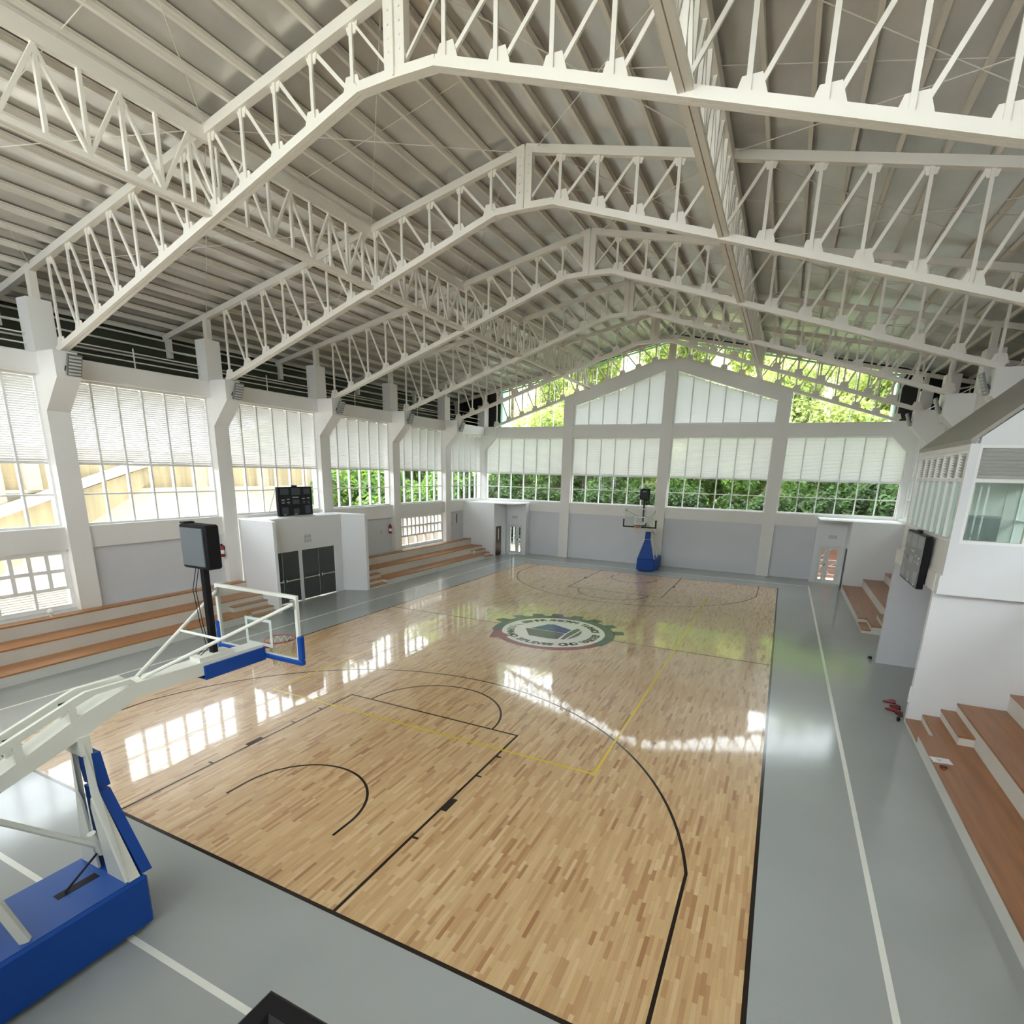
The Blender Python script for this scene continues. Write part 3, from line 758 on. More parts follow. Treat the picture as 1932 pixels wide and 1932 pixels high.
# ================================================================== far corner lobbies
for s in (-1, 1):
    nm = 'left' if s < 0 else 'right'
    lo = empty('wall_lobby_' + nm, (s*11.5, 30.5, 0), 'white corner lobby walls at the far %s' % nm, None, None, 'structure')
    MB().box(s*10.58, s*13.05, 29.15, 29.3, 0, HV).build('side_wall', 'white2', lo)
    if s < 0:
        MB().box(s*10.58, s*10.72, 29.3, 29.42, 0, HV-.05).build('wall_panel', 'white2', lo)
        MB().box(s*10.58, s*10.72, 30.3, 31.0, 0, HV-.05).build('wall_panel', 'white2', lo)
        MB().box(s*10.58, s*10.72, 29.42, 30.3, 2.08, HV-.05).build('wall_panel', 'white2', lo)
    else:
        MB().box(s*10.58, s*10.72, 29.3, 29.42, 0, HV-.05).build('wall_panel', 'white2', lo)
        MB().box(s*10.58, s*10.72, 30.5, 31.2, 0, HV-.05).build('wall_panel', 'white2', lo)
        MB().box(s*10.58, s*10.72, 29.42, 30.5, 2.2, HV-.05).build('wall_panel', 'white2', lo)
    yw = 31.2
    d0, d1 = 9.35, 10.50
    MB().box(s*9.1, s*d0, yw, yw+.14, 0, HV-.05).build('wall_panel', 'white2', lo)
    MB().box(s*d1, s*10.72, yw, yw+.14, 0, HV-.05).build('wall_panel', 'white2', lo)
    MB().box(s*d0, s*d1, yw, yw+.14, 2.1, HV-.05).build('wall_panel', 'white2', lo)
    MB().box(s*9.1, s*9.2, yw+.14, YB+.2, 0, HV-.05).build('return_wall', 'white2', lo)
    MB().box(s*9.1, s*13.0, 29.3, 31.85, HV-.05, HV).build('roof_slab', 'white2', lo)
    # glazed double door
    o = empty('door_%d' % (5 if s < 0 else 6), (s*9.92, yw+.07, 0), 'white double door with tall glass lights at the far %s corner' % nm, None, None, 'structure')
    MB().box(s*d0, s*(d0+.05), yw+.02, yw+.12, 0, 2.1).build('door_frame', 'door_white', o); MB().box(s*(d1-.05), s*d1, yw+.02, yw+.12, 0, 2.1).build('door_frame', 'door_white', o)
    for (a, b, wl) in ((d0+.05, 9.78, .12), (9.79, d1-.05, .13)):
        m = MB(); m.box(s*a, s*(a+wl), yw+.04, yw+.10, .03, 2.08); m.box(s*(b-wl), s*b, yw+.04, yw+.10, .03, 2.08)
        m.box(s*(a+wl), s*(b-wl), yw+.04, yw+.10, .03, .2); m.box(s*(a+wl), s*(b-wl), yw+.04, yw+.10, 1.95, 2.08)
        l = m.build('door_leaf', 'door_white', o)
        MB().box(s*(a+wl), s*(b-wl), yw+.065, yw+.071, .2, 1.95).build('pane', 'glass', l)
        for z in (.75, 1.15): MB().box(s*(a+wl), s*(b-wl), yw+.05, yw+.09, z-.02, z+.02).build('glazing_bar', 'door_white', l)
    MB().tube((s*9.74, yw+.01, 1.0), (s*9.74, yw+.01, 1.12), .02, 6).build('door_handle', 'black', o)
    wall_sign((s*9.95, yw, 2.55), 'y', .44, .2, 'pale notice above the glazed door at the far %s corner' % nm)
    # grille gate outside the door, brick red wall beyond
    g = empty('grille_gate', (s*9.9, 32.6, 0), 'white bar gate outside the glazed door at the far %s corner' % nm, 'gate')
    for z in (.3, .8, 1.15, 2.0): MB().box(s*9.2, s*10.7, 32.58, 32.62, z-.02, z+.02).build('gate_bar', 'frame', g)
    for (xa, za, xb, zb) in ((9.3, .3, 9.75, .8), (9.75, .8, 10.2, .3), (9.4, 1.15, 10.3, 2.0), (9.3, .8, 9.75, 1.15), (9.75, 1.15, 10.1, .8), (10.1, .8, 10.6, 1.15)):
        MB().bar((s*xa, 32.6, za), (s*xb, 32.6, zb), .03, .03).build('gate_bar', 'frame', g)
    for xx in (9.2, 10.7): MB().box(s*xx-.03, s*xx+.03, 32.57, 32.63, -.3, 2.1).build('gate_post', 'frame', g)
o = empty('door_7', (-10.65, 29.86, 0), 'dark brown wooden door with a slim glass slot at the far left lobby', None, None, 'structure')
o = MB().box(-10.60, -10.66, 29.43, 30.29, .02, 2.06).build('door_leaf', 'door_brown', o)
MB().box(-10.595, -10.60, 29.83, 29.93, 1.15, 1.9).build('vision_slot', 'paper', o)
MB().tube((-10.55, 29.55, 1.0), (-10.60, 29.55, 1.0), .03, 8).build('door_knob', 'chrome', o)
o = empty('door_8', (10.65, 30, 0), 'black door standing beside the glazed door at the far right lobby', None, None, 'structure')
o = MB().box(10.60, 10.68, 29.43, 30.49, .02, 2.18).build('door_leaf', 'black', o)
MB().tube((10.55, 29.6, 1.0), (10.60, 29.6, 1.0), .03, 8).build('door_knob', 'chrome', o)

# ================================================================== right control booth and corridor
bo = empty('wall_booth', (11.7, 13.4, 0), 'white control booth projecting from the right wall above a corridor', None, None, 'structure')
XB = 10.62
MB().box(10.58, 13.05, 10.96, 11.12, 0, 3.33).build('near_wall', 'white2', bo)
MB().box(10.58, 13.05, 16.05, 16.2, 0, 3.33).build('far_wall', 'lowgrey', bo)
MB().box(10.58, 10.9, 11.12, 16.2, 3.33, 3.75).build('header_beam', 'white', bo)
MB().box(10.9, 13.1, 10.96, 16.2, 3.33, 3.5).build('booth_floor', 'white', bo)
MB().box(10.58, 13.1, 10.70, 10.96, 3.33, 3.75).build('band_beam', 'white2', bo)
MB().box(XB, XB+.14, 10.84, 15.7, 3.75, 4.5).build('parapet', 'white', bo)
MB().box(XB, 13.1, 10.70, 10.84, 3.75, 4.5).build('parapet', 'white2', bo)
MB().box(XB, 13.1, 15.7, 15.84, 3.5, 6.6).build('end_wall', 'white', bo)
MB().box(XB, XB+.16, 10.70, 10.86, 4.5, 6.62).build('corner_post', 'white2', bo)
MB().box(12.75, 12.9, 10.84, 15.7, 3.5, 6.6).build('inner_post_wall', 'booth_in', bo) if False else None
MB().box(XB, XB+.14, 10.86, 15.7, 6.5, 6.62).build('head_beam', 'white', bo)
rs = .94
p = [(XB-.02, 10.68, 6.62), (12.8, 10.68, 6.62 + (12.8-XB+.02)*rs), (12.8, 10.68, 6.72 + (12.8-XB+.02)*rs), (XB-.02, 10.68, 6.72)]
MB().prism(p, (0, 5.18, 0)).build('sloping_roof', 'boothroof', bo)
p = [(XB+.16, 10.70, 6.60), (12.8, 10.70, 6.60), (12.8, 10.70, 6.58 + (12.8-XB)*rs), (XB+.16, 10.70, 6.62 + .14*rs)]
MB().prism(p, (0, .14, 0)).build('gable_wall', 'white2', bo)
MB().box(XB+.16, 12.8, 10.84, 15.7, 6.5, 6.56).build('booth_ceiling', 'white2', bo)
boothP = lambda u, d, z: (XB + .02 + d, u, z)
window(boothP, 10.86, 15.7, 4.5, 6.5, None, 5.86, 7, 'booth window band facing the court with grey louvers above green glass', slatm='slatgrey', glass_m='glass_green', pitch=.06, rise=.05)
boothN = lambda u, d, z: (u, 10.72 + d, z)
window(boothN, XB+.16, 13.0, 4.5, 6.6, None, 5.86, 2, 'booth end window facing the viewer with wide grey louver and green glass', slatm='slatgrey', glass_m='glass_green', pitch=.075, rise=.055)
# furniture silhouettes inside the booth are left plain: one wall cabinet
cb = empty('wall_cabinet', (12.3, 15.45, 3.5), 'grey cabinet standing inside the glazed booth', 'cabinet')
MB().box(11.9, 12.7, 15.3, 15.7, 3.5, 4.9).build('cabinet_body', 'board_grey2', cb)
for x in (11.91, 12.31):
    d = MB().box(x, x+.38, 15.285, 15.3, 3.55, 4.85).build('cabinet_door', 'board_grey', cb)
    MB().box(x+.17, x+.21, 15.27, 15.285, 4.2, 4.3).build('handle', 'chrome', d)
scoreboard('scoreboard', 0, 0, 2.2, 1.3, 'grey faced scoreboard hung on the right booth wall over the corridor', -1, 'board_grey', 'board_grey2', 'board_text', 10.40, 11.82, 3.22, False)
so = [o for o in bpy.data.objects if o.name.startswith('scoreboard')][-1]
MB().box(10.54, 10.6, 12.2, 12.4, 3.8, 4.2).build('wall_bracket', 'black', so); MB().box(10.54, 10.6, 13.4, 13.6, 3.8, 4.2).build('wall_bracket', 'black', so)
cs = empty('corner_guard', (10.55, 11.0, .5), 'narrow white switch strip on the corridor edge of the booth wall', 'switch box')
MB().box(10.55, 10.58, 10.99, 11.06, .55, .95).build('strip_body', 'frame', cs)
MB().box(10.54, 10.55, 11.0, 11.05, .6, .7).build('strip_label', 'sign_ink', cs)

# ================================================================== basketball hoops
def hoop(loc, rz, label, padm, far):
    o = empty('basketball_hoop', (0, 0, 0), label, 'hoop')
    # local frame: floor centre under the baseline is y=0, backboard face at y=1.2
    b = MB(); b.rbox(-.54, .54, -3.35, -1.2, .06, .76, .03); base = b.build('base_pad', 'blue', o)
    t = MB(); t.box(-.5, .5, -3.3, -1.42, .758, .768); t.build('base_lid', 'blue_top', base)
    m = MB(); m.box(-.06, .06, -1.95, -1.5, .7685, .771); m.build('lid_slot', 'black', base)
    for x in (-.42, .42):
        for y in (-3.1, -1.45): MB().tube((x-.03, y, .06), (x+.03, y, .06), .058, 12).build('caster', 'black', base)
    # front pads, tapering upward
    m = MB(); q = [(-.50, -1.12, .78), (.50, -1.12, .78), (.17, -1.27, 1.93), (-.17, -1.27, 1.93)]
    m.add(q + [(x*.98, y-.12, z) for x, y, z in q], [(0,1,2,3),(7,6,5,4),(0,4,5,1),(1,5,6,2),(2,6,7,3),(3,7,4,0)]); m.build('front_pad', 'blue', o)
    m = MB(); q = [(-.17, -1.26, 1.97), (.17, -1.26, 1.97), (.155, -1.30, 2.43), (-.155, -1.30, 2.43)]
    m.add(q + [(x, y-.12, z) for x, y, z in q], [(0,1,2,3),(7,6,5,4),(0,4,5,1),(1,5,6,2),(2,6,7,3),(3,7,4,0)]); m.build('upper_pad', 'blue', o)
    for s in (-1, 1):
        m = MB(); m.prism([(s*.50, -1.27, .77), (s*.50, -1.40, .77), (s*.17, -1.46, 1.9), (s*.15, -1.46, 2.66), (s*.15, -1.40, 2.66), (s*.17, -1.40, 1.95)], (-s*.035, -.01, 0)); m.build('mast_plate', 'hoop_white', o)
        m = MB(); m.prism([(s*.47, -1.40, .77), (s*.10, -1.40, .77), (s*.10, -1.45, 1.75), (s*.16, -1.46, 1.9)], (0, -.03, 0)); m.build('mast_web', 'hoop_white', o)
        MB().bar((s*.42, -2.42, .768), (s*.15, -2.75, 2.2), .07, .09).build('rear_strut', 'hoop_white', o)
    MB().bar((0, -2.62, .768), (0, -2.95, 2.15), .16, .1).build('rear_strut', 'hoop_white', o)
    MB().box(-.16, .16, -1.5, -1.38, 2.45, 2.68).build('mast_head', 'hoop_white', o)
    MB().tube((0, -1.45, 1.16), (0, -2.6, 2.35), .035, 10).build('ram_rod', 'hoop_white', o)
    MB().tube((0, -1.40, 1.02), (0, -1.48, 1.35), .05, 10).build('ram_joint', 'hoop_white', o)
    MB().tube((0, -1.46, 1.05), (0, -1.85, .775), .014, 6).build('hydraulic_line', 'black', o)
    # arm: lower box beam with a knee, upper rails and posts
    prof = [(1.14, 2.91), (-.75, 2.93), (-1.37, 2.69), (-2.26, 2.39), (-3.1, 2.10), (-3.1, 2.32), (-2.23, 2.58), (-1.44, 2.93), (-.83, 3.12), (1.14, 3.10)]
    MB().prism([(-.13, y, z) for y, z in prof], (.26, 0, 0)).build('arm_beam', 'hoop_white', o)
    up = [(-.76, 3.115), (-.83, 3.19), (-1.33, 3.20), (-1.46, 3.16), (-2.17, 2.90), (-3.1, 2.57), (-3.1, 2.47), (-2.2, 2.79), (-1.47, 3.07), (-1.27, 3.13), (-.9, 3.135)]
    for s in (-1, 1):
        MB().prism([(s*.13, y, z) for y, z in up], (-s*.05, 0, 0)).build('arm_rail', 'hoop_white', o)
        for y, z0, z1 in ((-1.49, 2.89, 3.08), (-2.04, 2.64, 2.87), (-2.6, 2.43, 2.67), (-3.07, 2.28, 2.5)):
            MB().box(s*.08, s*.129, y-.04, y+.04, z0, z1).build('arm_post', 'hoop_white', o)
    for s in (-1, 1): MB().box(s*.13, s*.165, .13, 1.14, 2.88, 3.055).build('arm_pad', padm if not far else 'blue', o)
    MB().box(-.165, .165, .13, 1.14, 2.855, 2.88).build('arm_pad', padm if not far else 'blue', o)
    MB().box(-.11, .11, .10, .62, 3.09, 3.17).build('clock_mount', 'hoop_white', o)
    # backboard
    fb = MB(); X, Z0, Z1 = .9, 2.92, 3.96
    fb.box(-X, X, 1.15, 1.2, Z1-.05, Z1); fb.box(-X, X, 1.15, 1.2, Z0, Z0+.05); fb.box(-X, -X+.05, 1.15, 1.2, Z0+.05, Z1-.05); fb.box(X-.05, X, 1.15, 1.2, Z0+.05, Z1-.05)
    bb = fb.build('backboard_frame', 'hoop_white', o)
    MB().box(-X+.05, X-.05, 1.17, 1.182, Z0+.05, Z1-.05).build('glass_panel', 'backboard_glass', bb)
    m = MB(); m.box(-.295, .295, 1.183, 1.187, 3.45, 3.5); m.box(-.295, .295, 1.183, 1.187, 3.05, 3.10); m.box(-.295, -.245, 1.183, 1.187, 3.10, 3.45); m.box(.245, .295, 1.183, 1.187, 3.10, 3.45)
    m.build('target_square', 'frame', bb)
    m = MB(); m.rbox(-.95, .95, 1.13, 1.22, 2.88, 2.96, .015); m.rbox(-.95, -.87, 1.13, 1.22, 2.961, 3.34, .015); m.rbox(.87, .95, 1.13, 1.22, 2.961, 3.34, .015)
    m.build('edge_pad', padm, bb)
    for s in (-1, 1):
        MB().tube((s*.85, 1.14, 3.84), (s*.05, -.66, 3.13), .026, 8).build('brace', 'hoop_white', o)
        MB().box(s*.80, s*.88, 1.12, 1.15, 3.76, 3.90).build('brace_bracket', 'chrome', o)
    MB().tube((-.44, .22, 3.475), (.44, .22, 3.475), .02, 8).build('cross_brace', 'hoop_white', o)
    # ring and net
    r = MB(); n, k = 28, 8; vs = []
    for i in range(n):
        a = 2*PI*i/n
        for j in range(k):
            t = 2*PI*j/k; rr = .235 + .011*math.cos(t); vs.append((rr*math.cos(a), 1.575 + rr*math.sin(a), 3.05 + .011*math.sin(t)))
    fs = [(i*k+j, ((i+1) % n)*k+j, ((i+1) % n)*k+(j+1) % k, i*k+(j+1) % k) for i in range(n) for j in range(k)]
    r.add(vs, fs); ro = r.build('rim', 'rim', o, True)
    MB().box(-.09, .09, 1.2, 1.36, 3.0, 3.045).build('rim_bracket', 'rim', ro)
    net = MB(); NN, LV = 12, 6
    def np_(i, l): a = 2*PI*(i + .5*(l % 2))/NN; q = .225 - .105*(l/LV)**.7; return (q*math.cos(a), 1.575 + q*math.sin(a), 3.04 - .42*l/LV)
    for l in range(LV):
        for i in range(NN):
            net.tube(np_(i, l), np_(i, l+1), .006, 4); net.tube(np_(i, l), np_(i + (1 if l % 2 else -1), l+1), .006, 4)
    net.build('net', 'net', ro)
    # shot clock on its pole
    MB().box(-.04, .04, .36, .44, 3.17, 4.42).build('clock_pole', 'black', o)
    c = MB(); c.rbox(-.27, .27, .28, .50, 4.41, 5.02, .02); ck = c.build('shot_clock', 'black', o)
    MB().box(-.225, .225, .262, .28, 4.455, 4.975).build('clock_back_panel', 'screen', ck)
    MB().box(-.20, .20, .50, .512, 4.50, 4.94).build('clock_display', 'board_dark', ck)
    MB().box(-.1, .1, .512, .515, 4.86, 4.89).build('clock_caption', 'board_text', ck)
    MB().box(-.27, -.18, .3, .46, 5.02, 5.04).build('clock_horn', 'black', ck)
    for x in (-.12, -.06):
        prev = (x, .36, 4.41)
        m = MB()
        for q in ((x-.03, .3, 4.1), (x-.01, .33, 3.6), (x+.03, .36, 3.25), (x+.05, .2, 3.17)): m.tube(prev, q, .006, 5); prev = q
        m.build('clock_cable', 'black', o)
    o.location = loc; o.rotation_euler = (0, 0, rz); return o
hoop((0, 0, 0), 0, 'portable basketball hoop with blue base and blue edged glass board in the foreground', 'blue', False)
hoop((0, 28, 0), PI, 'portable basketball hoop with tall blue pad and black edged board at the far end', 'black', True)

# ================================================================== small things
def extinguisher(x, y, z, label):
    o = empty('fire_extinguisher', (x, y, z), label, 'fire extinguisher')
    MB().lathe([(.07, 0), (.085, .02), (.085, .36), (.06, .42), (.03, .45)], (x, y, z), 14).build('cylinder', 'red', o, True); cy = o.children[-1]
    MB().lathe([(.087, .12), (.087, .28)], (x, y, z), 14).build('label_band', 'paper', cy, True)
    m = MB(); m.box(x-.02, x+.02, y-.03, y+.03, z+.45, z+.50); m.box(x-.02, x+.02, y-.1, y+.02, z+.50, z+.52); m.build('valve_handle', 'black', o)
    m = MB(); m.tube((x, y+.03, z+.48), (x, y+.12, z+.4), .012, 6); m.tube((x, y+.12, z+.4), (x, y+.11, z+.1), .012, 6); m.build('hose', 'black', o)
    MB().box(x-.11, x-.085, y-.04, y+.04, z+.1, z+.44).build('wall_hook', 'lamp_grey', o)
extinguisher(-12.94, 10.12, 2.2, 'red fire extinguisher on the grey wall panel by the near left bleacher')
extinguisher(-12.94, 20.85, 2.2, 'red fire extinguisher beside the far block window')
sw = empty('switch_plate', (-13.04, 20.2, 2.25), 'tiny grey switch plate beside the far fire extinguisher', 'switch')
MB().box(-13.05, -13.03, 20.13, 20.25, 2.25, 2.43).build('plate', 'sign', sw); MB().box(-13.03, -13.02, 20.17, 20.21, 2.31, 2.37).build('rocker', 'sign_ink', sw)
eb = empty('electrical_panel', (-13.0, 27.9, 2.2), 'grey electrical panel box with a dark slot on the far left wall', 'panel box')
MB().box(-12.9, -13.05, 27.5, 28.3, 2.15, 3.0).build('panel_box', 'lowgrey', eb)
MB().box(-12.885, -12.9, 27.53, 28.27, 2.18, 2.97).build('panel_door', 'sign', eb)
MB().box(-12.88, -12.885, 27.93, 28.03, 2.3, 2.9).build('dark_slot', 'black', eb)
def shoe(x, y, a, m_, label, z=0):
    o = empty('shoe', (x, y, z), label, 'shoe', 'shoes left beside the corridor wall')
    out = [(-.13, .035), (-.05, .045), (.06, .05), (.13, .035), (.15, 0), (.13, -.03), (.06, -.045), (-.05, -.035), (-.13, -.035), (-.15, 0)]
    MB().prism([(x+u, y+v, z) for u, v in out], (0, 0, .025)).build('sole', 'black' if m_ != 'black' else 'lamp_grey', o)
    u = MB(); n = len(out)
    v0 = [(x+a_*.97, y+b_*.95, z+.025) for a_, b_ in out]
    v1 = [(x+a_*.9, y+b_*.75, z+(.10 if a_ < .02 else .07 - a_*.2)) for a_, b_ in out]
    u.add(v0+v1, [(i, (i+1) % n, n+(i+1) % n, n+i) for i in range(n)] + [tuple(range(n, 2*n))]); u.build('upper', m_, o, False)
    MB().prism([(x-.11, y-.018, z+.1005), (x-.01, y-.022, z+.1005), (x-.01, y+.022, z+.1005), (x-.11, y+.018, z+.1005)], (0, 0, .001)).build('opening', 'black', o)
    o.rotation_euler = (0, 0, a)
shoe(10.40, 11.72, 2.6, 'red', 'bright red shoe nearest the court by the corridor corner')
shoe(10.52, 11.98, 2.4, 'darkred', 'dark red shoe lying just behind the bright red one')
shoe(10.44, 12.32, 2.9, 'maroon', 'maroon shoe lying farthest back in the corridor group')
shoe(10.53, 11.50, 1.9, 'darkred', 'dark red shoe tucked against the corridor wall corner')
shoe(10.46, 11.10, 1.4, 'black', 'black shoe alone at the foot of the near wall corner')
shoe(10.46, 16.45, 1.7, 'black', 'black shoe alone by the far corridor wall')
pp = empty('paper_sheet', (10.73, 8.37, H1), 'white printed paper sheet on the lowest dark brown tier', 'paper')
MB().box(10.56, 10.90, 8.24, 8.49, H1+.0005, H1+.0025).build('sheet', 'paper', pp)
for i in range(3): MB().box(10.66, 10.76 - .02*i, 8.40 - .04*i, 8.415 - .04*i, H1+.0025, H1+.003).build('print_line', 'ink', pp)
pp.rotation_euler = (0, 0, .12)
wl = empty('leather_pouch', (10.70, 8.04, H1), 'small crumpled red brown pouch beside the white paper sheet', 'pouch')
MB().rbox(10.64, 10.76, 8.0, 8.09, H1, H1+.035, .015).build('pouch_body', 'darkred', wl)
MB().rbox(10.66, 10.72, 7.93, 8.0, H1, H1+.022, .01).build('pouch_flap', 'maroon', wl)
def knob_lamp(x, y, z, label):
    o = empty('ball_lamp', (x, y, z), label, 'lamp')
    MB().lathe([(.05, 0), (.05, .012), (.015, .02), (.015, .09)], (x, y, z), 10).build('lamp_base', 'frame', o)
    MB().lathe([(.01, .08), (.06, .10), (.085, .15), (.075, .20), (.04, .235), (.005, .245)], (x, y, z), 14).build('globe', 'frame', o, True)
knob_lamp(-12.62, 3.9, H3, 'small white globe on the top tier below the near block window')
knob_lamp(-11.15, 27.4, H1, 'small white globe on the far left bleacher step')
cr_ = empty('storage_crate', (6.3, -3.9, 4.08), 'black open plastic crate on the platform edge in the foreground', 'crate')
m = MB(); X0, X1, Y0, Y1, ZB, ZT, t = 6.045, 6.60, -4.15, -3.69, 4.08, 4.386, .03
m.box(X0+.02, X1-.02, Y0+.02, Y1-.02, ZB, ZB+.03)
m.box(X0+.02, X0+.02+t, Y0+.02, Y1-.02, ZB+.03, ZT-.03); m.box(X1-.02-t, X1-.02, Y0+.02, Y1-.02, ZB+.03, ZT-.03)
m.box(X0+.05, X1-.05, Y0+.02, Y0+.05, ZB+.03, ZT-.03); m.box(X0+.05, X1-.05, Y1-.05, Y1-.02, ZB+.03, ZT-.03); m.build('crate_body', 'black', cr_)
m = MB(); w = .07; e = .012
def loop(i, z): return [(X0+i, Y0+i, z), (X1-i, Y0+i, z), (X1-i, Y1-i, z), (X0+i, Y1-i, z)]
L = [loop(0, ZT-.04), loop(0, ZT-e), loop(e, ZT), loop(w-e, ZT), loop(w, ZT-e), loop(w, ZT-.04)]
m.add(sum(L, []), [(a*4+b, a*4+(b+1) % 4, ((a+1) % 6)*4+(b+1) % 4, ((a+1) % 6)*4+b) for a in range(6) for b in range(4)])
m.build('crate_rim', 'black', cr_)

# ================================================================== outdoors
gd = MB(); gd.box(-120, 120, -60, 140, -.5, -.3)
tag(gd.build('ground_outside', 'grass'), 'green ground outside the hall', None, None, 'structure')
pv = MB(); pv.box(-40, -13.6, -40, 17, -.3, -.25); pv.box(-19, -13.6, 17, 36, -.3, -.25); pv.box(13.6, 19, -40, 36, -.3, -.25); pv.box(-13.6, 13.6, 32.9, 36, -.3, -.25); pv.box(-13.6, 13.6, -40, -6.7, -.3, -.25)  # paving beyond the left side added to keep green bounce light out
tag(pv.build('ground_paving', 'paving'), 'pale concrete paving at the left, extended round the hall to keep bounced light neutral', None, None, 'structure')
hl = MB(); nx, ny = 40, 24; vs = []
for j in range(ny+1):
    for i in range(nx+1):
        x = -80 + 160*i/nx; y = 44 + 76*j/ny
        vs.append((x, y, -.4 + (j/ny)**.85*34 + 1.4*math.sin(i*.9)*math.sin(j*.8)*(j > 0)))
hl.add(vs, [(j*(nx+1)+i, j*(nx+1)+i+1, (j+1)*(nx+1)+i+1, (j+1)*(nx+1)+i) for j in range(ny) for i in range(nx)])
tag(hl.build('ground_hill', 'hill_grass', None, True), 'sunlit lime green hillside behind the far wall', None, None, 'structure')

nb = empty('neighbour_building', (-22, 6, -.3), 'sunlit ochre building with sloping stair parapet outside the left windows', 'building')
MB().box(-21.0, -21.4, -20, 26, 4.62, 6.4).build('upper_wall', 'ochre', nb)
MB().box(-20.9, -21.4, -20, 26, -.3, 4.5).build('lower_wall', 'paleslab', nb)
MB().box(-20.75, -21.4, -20, 26, 4.5, 4.62).build('ledge', 'paleslab', nb)
for y in (3.0, 7.6, 15.0, 19.0, 22.5): MB().box(-20.6, -21.0, y-.25, y+.25, 4.62, 6.4).build('pier', 'pinkwall', nb)
MB().prism([(-20.3, 5.0, 3.2), (-20.3, 13.0, 6.0), (-20.3, 13.0, 6.35), (-20.3, 5.0, 3.6)], (-.3, 0, 0)).build('stair_parapet', 'paleslab', nb)
MB().prism([(-20.4, 5.0, 1.0), (-20.4, 8.0, 2.4), (-20.4, 11.6, 4.5), (-20.4, 13.0, 5.9), (-20.4, 5.0, 3.2)], (-.25, 0, 0)).build('stair_wall', 'ochre', nb)
MB().prism([(-20.65, -4, 3.4), (-20.65, 6.6, 3.4), (-20.65, 6.6, 6.4), (-20.65, -4, 6.4)], (-.2, 0, 0)).build('end_bay', 'pinkwall', nb)

CROWN = {}
def crown_mesh(name, n, rx, rz, ls, seed):
    rnd = random.Random(seed); vs = []; fs = []
    blobs = [(rnd.uniform(-.55, .55)*rx, rnd.uniform(-.55, .55)*rx, rnd.uniform(-.6, .6)*rz, rnd.uniform(.3, .5)) for _ in range(14)]
    for i in range(n):
        bx_, by_, bz_, br = rnd.choice(blobs)
        d = Vector((rnd.gauss(0, 1), rnd.gauss(0, 1), rnd.gauss(0, 1))).normalized()
        c = Vector((bx_, by_, bz_)) + Vector((d.x*rx, d.y*rx, d.z*rz))*br*rnd.uniform(.75, 1.05)
        nrm = (d + Vector((rnd.gauss(0, .6), rnd.gauss(0, .6), rnd.gauss(0, .6) + .4))).normalized()
        a = nrm.orthogonal().normalized(); a = Matrix.Rotation(rnd.uniform(0, 6.28), 3, nrm) @ a; b = nrm.cross(a)
        L = ls*rnd.uniform(.6, 1.3); w = L*.5; k = len(vs)
        vs += [c - a*L*.5, c + b*w*.5 + nrm*L*.08, c + a*L*.5, c - b*w*.5 + nrm*L*.08]; fs += [(k, k+1, k+2, k+3)]
    me = bpy.data.meshes.new(name); me.from_pydata(vs, [], fs); me.update(); me.materials.append(M['leaf_mid']); return me
CROWN['bush'] = crown_mesh('foliage', 5200, 2.6, 2.6, .34, 1)
CROWN['tree'] = crown_mesh('foliage', 6500, 3.6, 4.2, .42, 2)
CROWN['tall'] = crown_mesh('foliage', 6000, 2.6, 5.2, .40, 3)
def trunk_mesh(h, seed):
    rnd = random.Random(seed); m = MB(); p = Vector((0, 0, 0)); r = .22
    for i in range(5):
        q = p + Vector((rnd.uniform(-.25, .25), rnd.uniform(-.25, .25), h/5)); m.tube(p, q, r, 8, r*.85); p = q; r *= .85
    for i in range(5):
        a = rnd.uniform(0, 6.28); b0 = Vector((0, 0, h*rnd.uniform(.5, .95))); m.tube(b0, b0 + Vector((math.cos(a)*1.4, math.sin(a)*1.4, 1.6)), .08, 6, .03)
    return m.mesh('trunk', 'bark', (0, 0, 0), True)
TR = [trunk_mesh(5.5, 11), trunk_mesh(7.5, 12)]
def tree(x, y, zg, kind, leaf, sc, label, group):
    o = empty('tree', (x, y, zg), label, 'tree', group)
    h = {'bush': 2.0, 'tree': 6.8, 'tall': 5.6}[kind]*sc
    c = bpy.data.objects.new('foliage', CROWN[kind]); COL.objects.link(c); c.parent = o; c.location = (0, 0, h)
    c.scale = (sc, sc, sc); c.rotation_euler = (0, 0, random.uniform(0, 6.28))
    c.material_slots[0].link = 'OBJECT'; c.material_slots[0].material = M[leaf]
    t = bpy.data.objects.new('trunk', TR[0 if kind == 'bush' else 1]); COL.objects.link(t); t.parent = o
    k = h/5.5 if kind == 'bush' else sc*.95; t.scale = (sc, sc, k); return o
i = 0
for x in range(-24, 27, 4):
    tree(x + random.uniform(-1, 1), 40 + random.uniform(-.8, 1.5), -.4, 'bush', 'leaf_shaded', random.uniform(1.15, 1.5), 'dense bush just outside the far wall, shade put into its dark leaf colour', 'bushes outside the far wall')
for x in range(-26, 30, 5):
    tree(x + random.uniform(-1.2, 1.2), 46 + random.uniform(-1, 2), -.3, 'tree', 'leaf_mid', random.uniform(.85, 1.1), 'leafy mid green tree behind the bushes at the far end', 'trees behind the far wall')
for x in range(-36, 42, 6):
    y = 54 + random.uniform(-2, 4); zg = -.4 + ((y-44)/76)**.85*34 - .6
    tree(x + random.uniform(-2, 2), y, zg, random.choice(('tree', 'tall')), 'leaf_sunlit', random.uniform(.9, 1.25), 'hillside tree seen through the gable, sunlight put into its lime leaf colour', 'trees on the hillside')
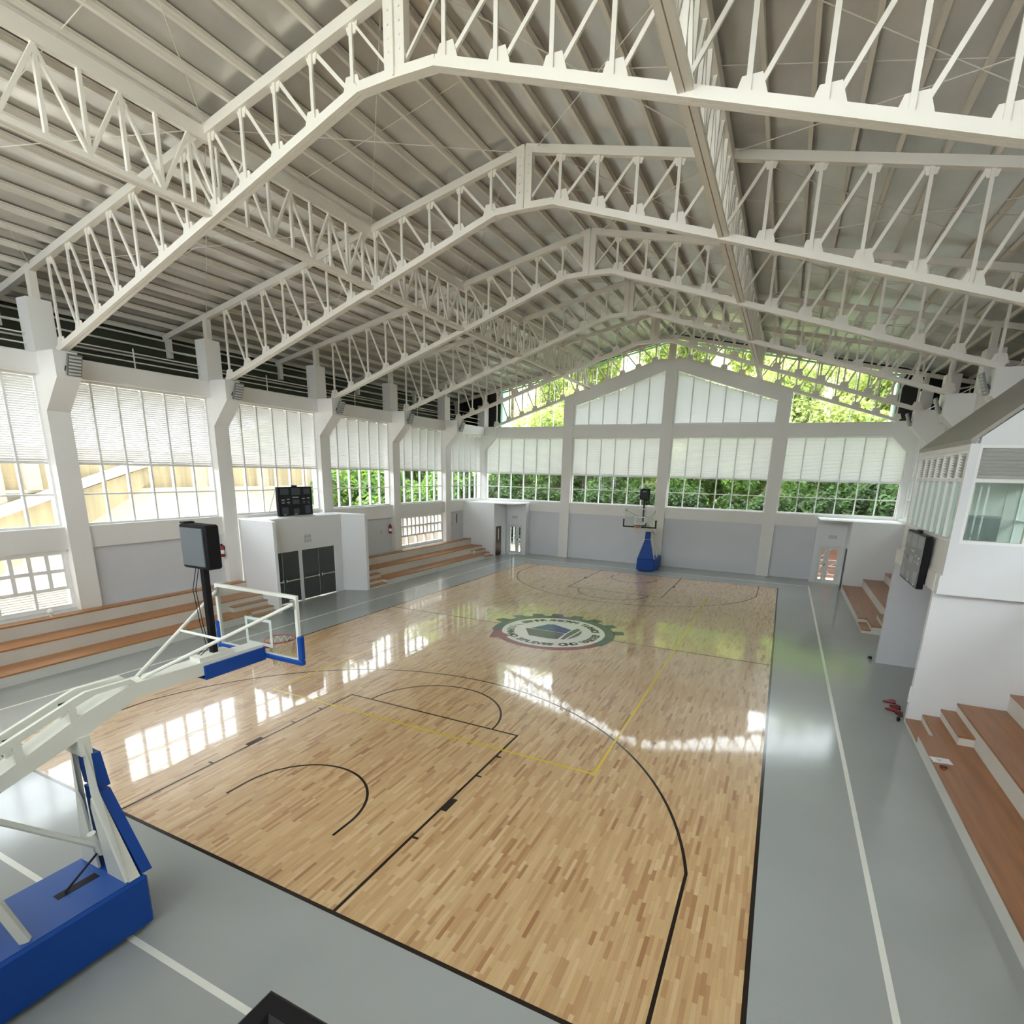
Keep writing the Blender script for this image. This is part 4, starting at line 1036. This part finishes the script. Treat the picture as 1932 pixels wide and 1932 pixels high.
for x in range(-40, 48, 11):
    y = 66 + random.uniform(-2, 4); zg = -.4 + ((y-44)/76)**.85*34 - .6
    tree(x + random.uniform(-2, 2), y, zg, 'tree', 'leaf_sunlit', random.uniform(1.1, 1.5), 'hillside tree seen through the gable, sunlight put into its lime leaf colour', 'trees on the hillside')
for y in range(20, 42, 4):
    tree(-20 + random.uniform(-1, 1), y + random.uniform(-1, 1) + 6, -.4, 'bush', 'leaf_mid', random.uniform(1.1, 1.5), 'green bush outside the far bays of the left wall', 'bushes outside the left wall')
    tree(-26 + random.uniform(-1, 1), y + random.uniform(-1, 1) + 8, -.4, 'tree', 'leaf_mid', random.uniform(.9, 1.1), 'tall green tree outside the far bays of the left wall', 'trees outside the left wall')
for y in range(6, 36, 6):
    tree(21 + random.uniform(-1, 1), y + random.uniform(-1, 1), -.4, 'tree', 'leaf_mid', random.uniform(.9, 1.1), 'green tree outside the right wall windows', 'trees outside the right wall')

for y in range(2, 34, 4):
    tree(17.6 + random.uniform(-.4, .4), y + random.uniform(-1, 1), -.4, 'bush', 'leaf_shaded', 1.35, 'dark bush added close outside the right wall to block window light', 'added bushes shading the right wall windows')  # bushes added near the wall to cut the light through its windows
gw = empty('garden_wall', (-15.2, 24, -.3), 'pale pink garden wall outside the far left block window', 'wall')
MB().box(-15.1, -15.3, 18, 31, -.3, 2.7).build('wall_body', 'pinkwall', gw); MB().box(-15.05, -15.35, 18, 31, 2.7, 2.8).build('coping', 'paleslab', gw)
gw = empty('garden_wall', (10, 35, -.3), 'brown red garden wall seen through the far right glazed door', 'wall')
MB().box(8, 13, 34.9, 35.1, -.3, 2.3).build('wall_body', 'brownwall', gw); MB().box(7.95, 13.05, 34.85, 35.15, 2.3, 2.4).build('coping', 'paleslab', gw)

for (x, y) in ((-15, 50), (-10.5, 52), (-7, 50.5), (5, 51), (11.5, 52)):
    tree(x, y, 1.5, 'tree', 'leaf_sunlit', 1.1, 'hillside tree seen through the gable, sunlight put into its lime leaf colour', 'trees on the hillside')
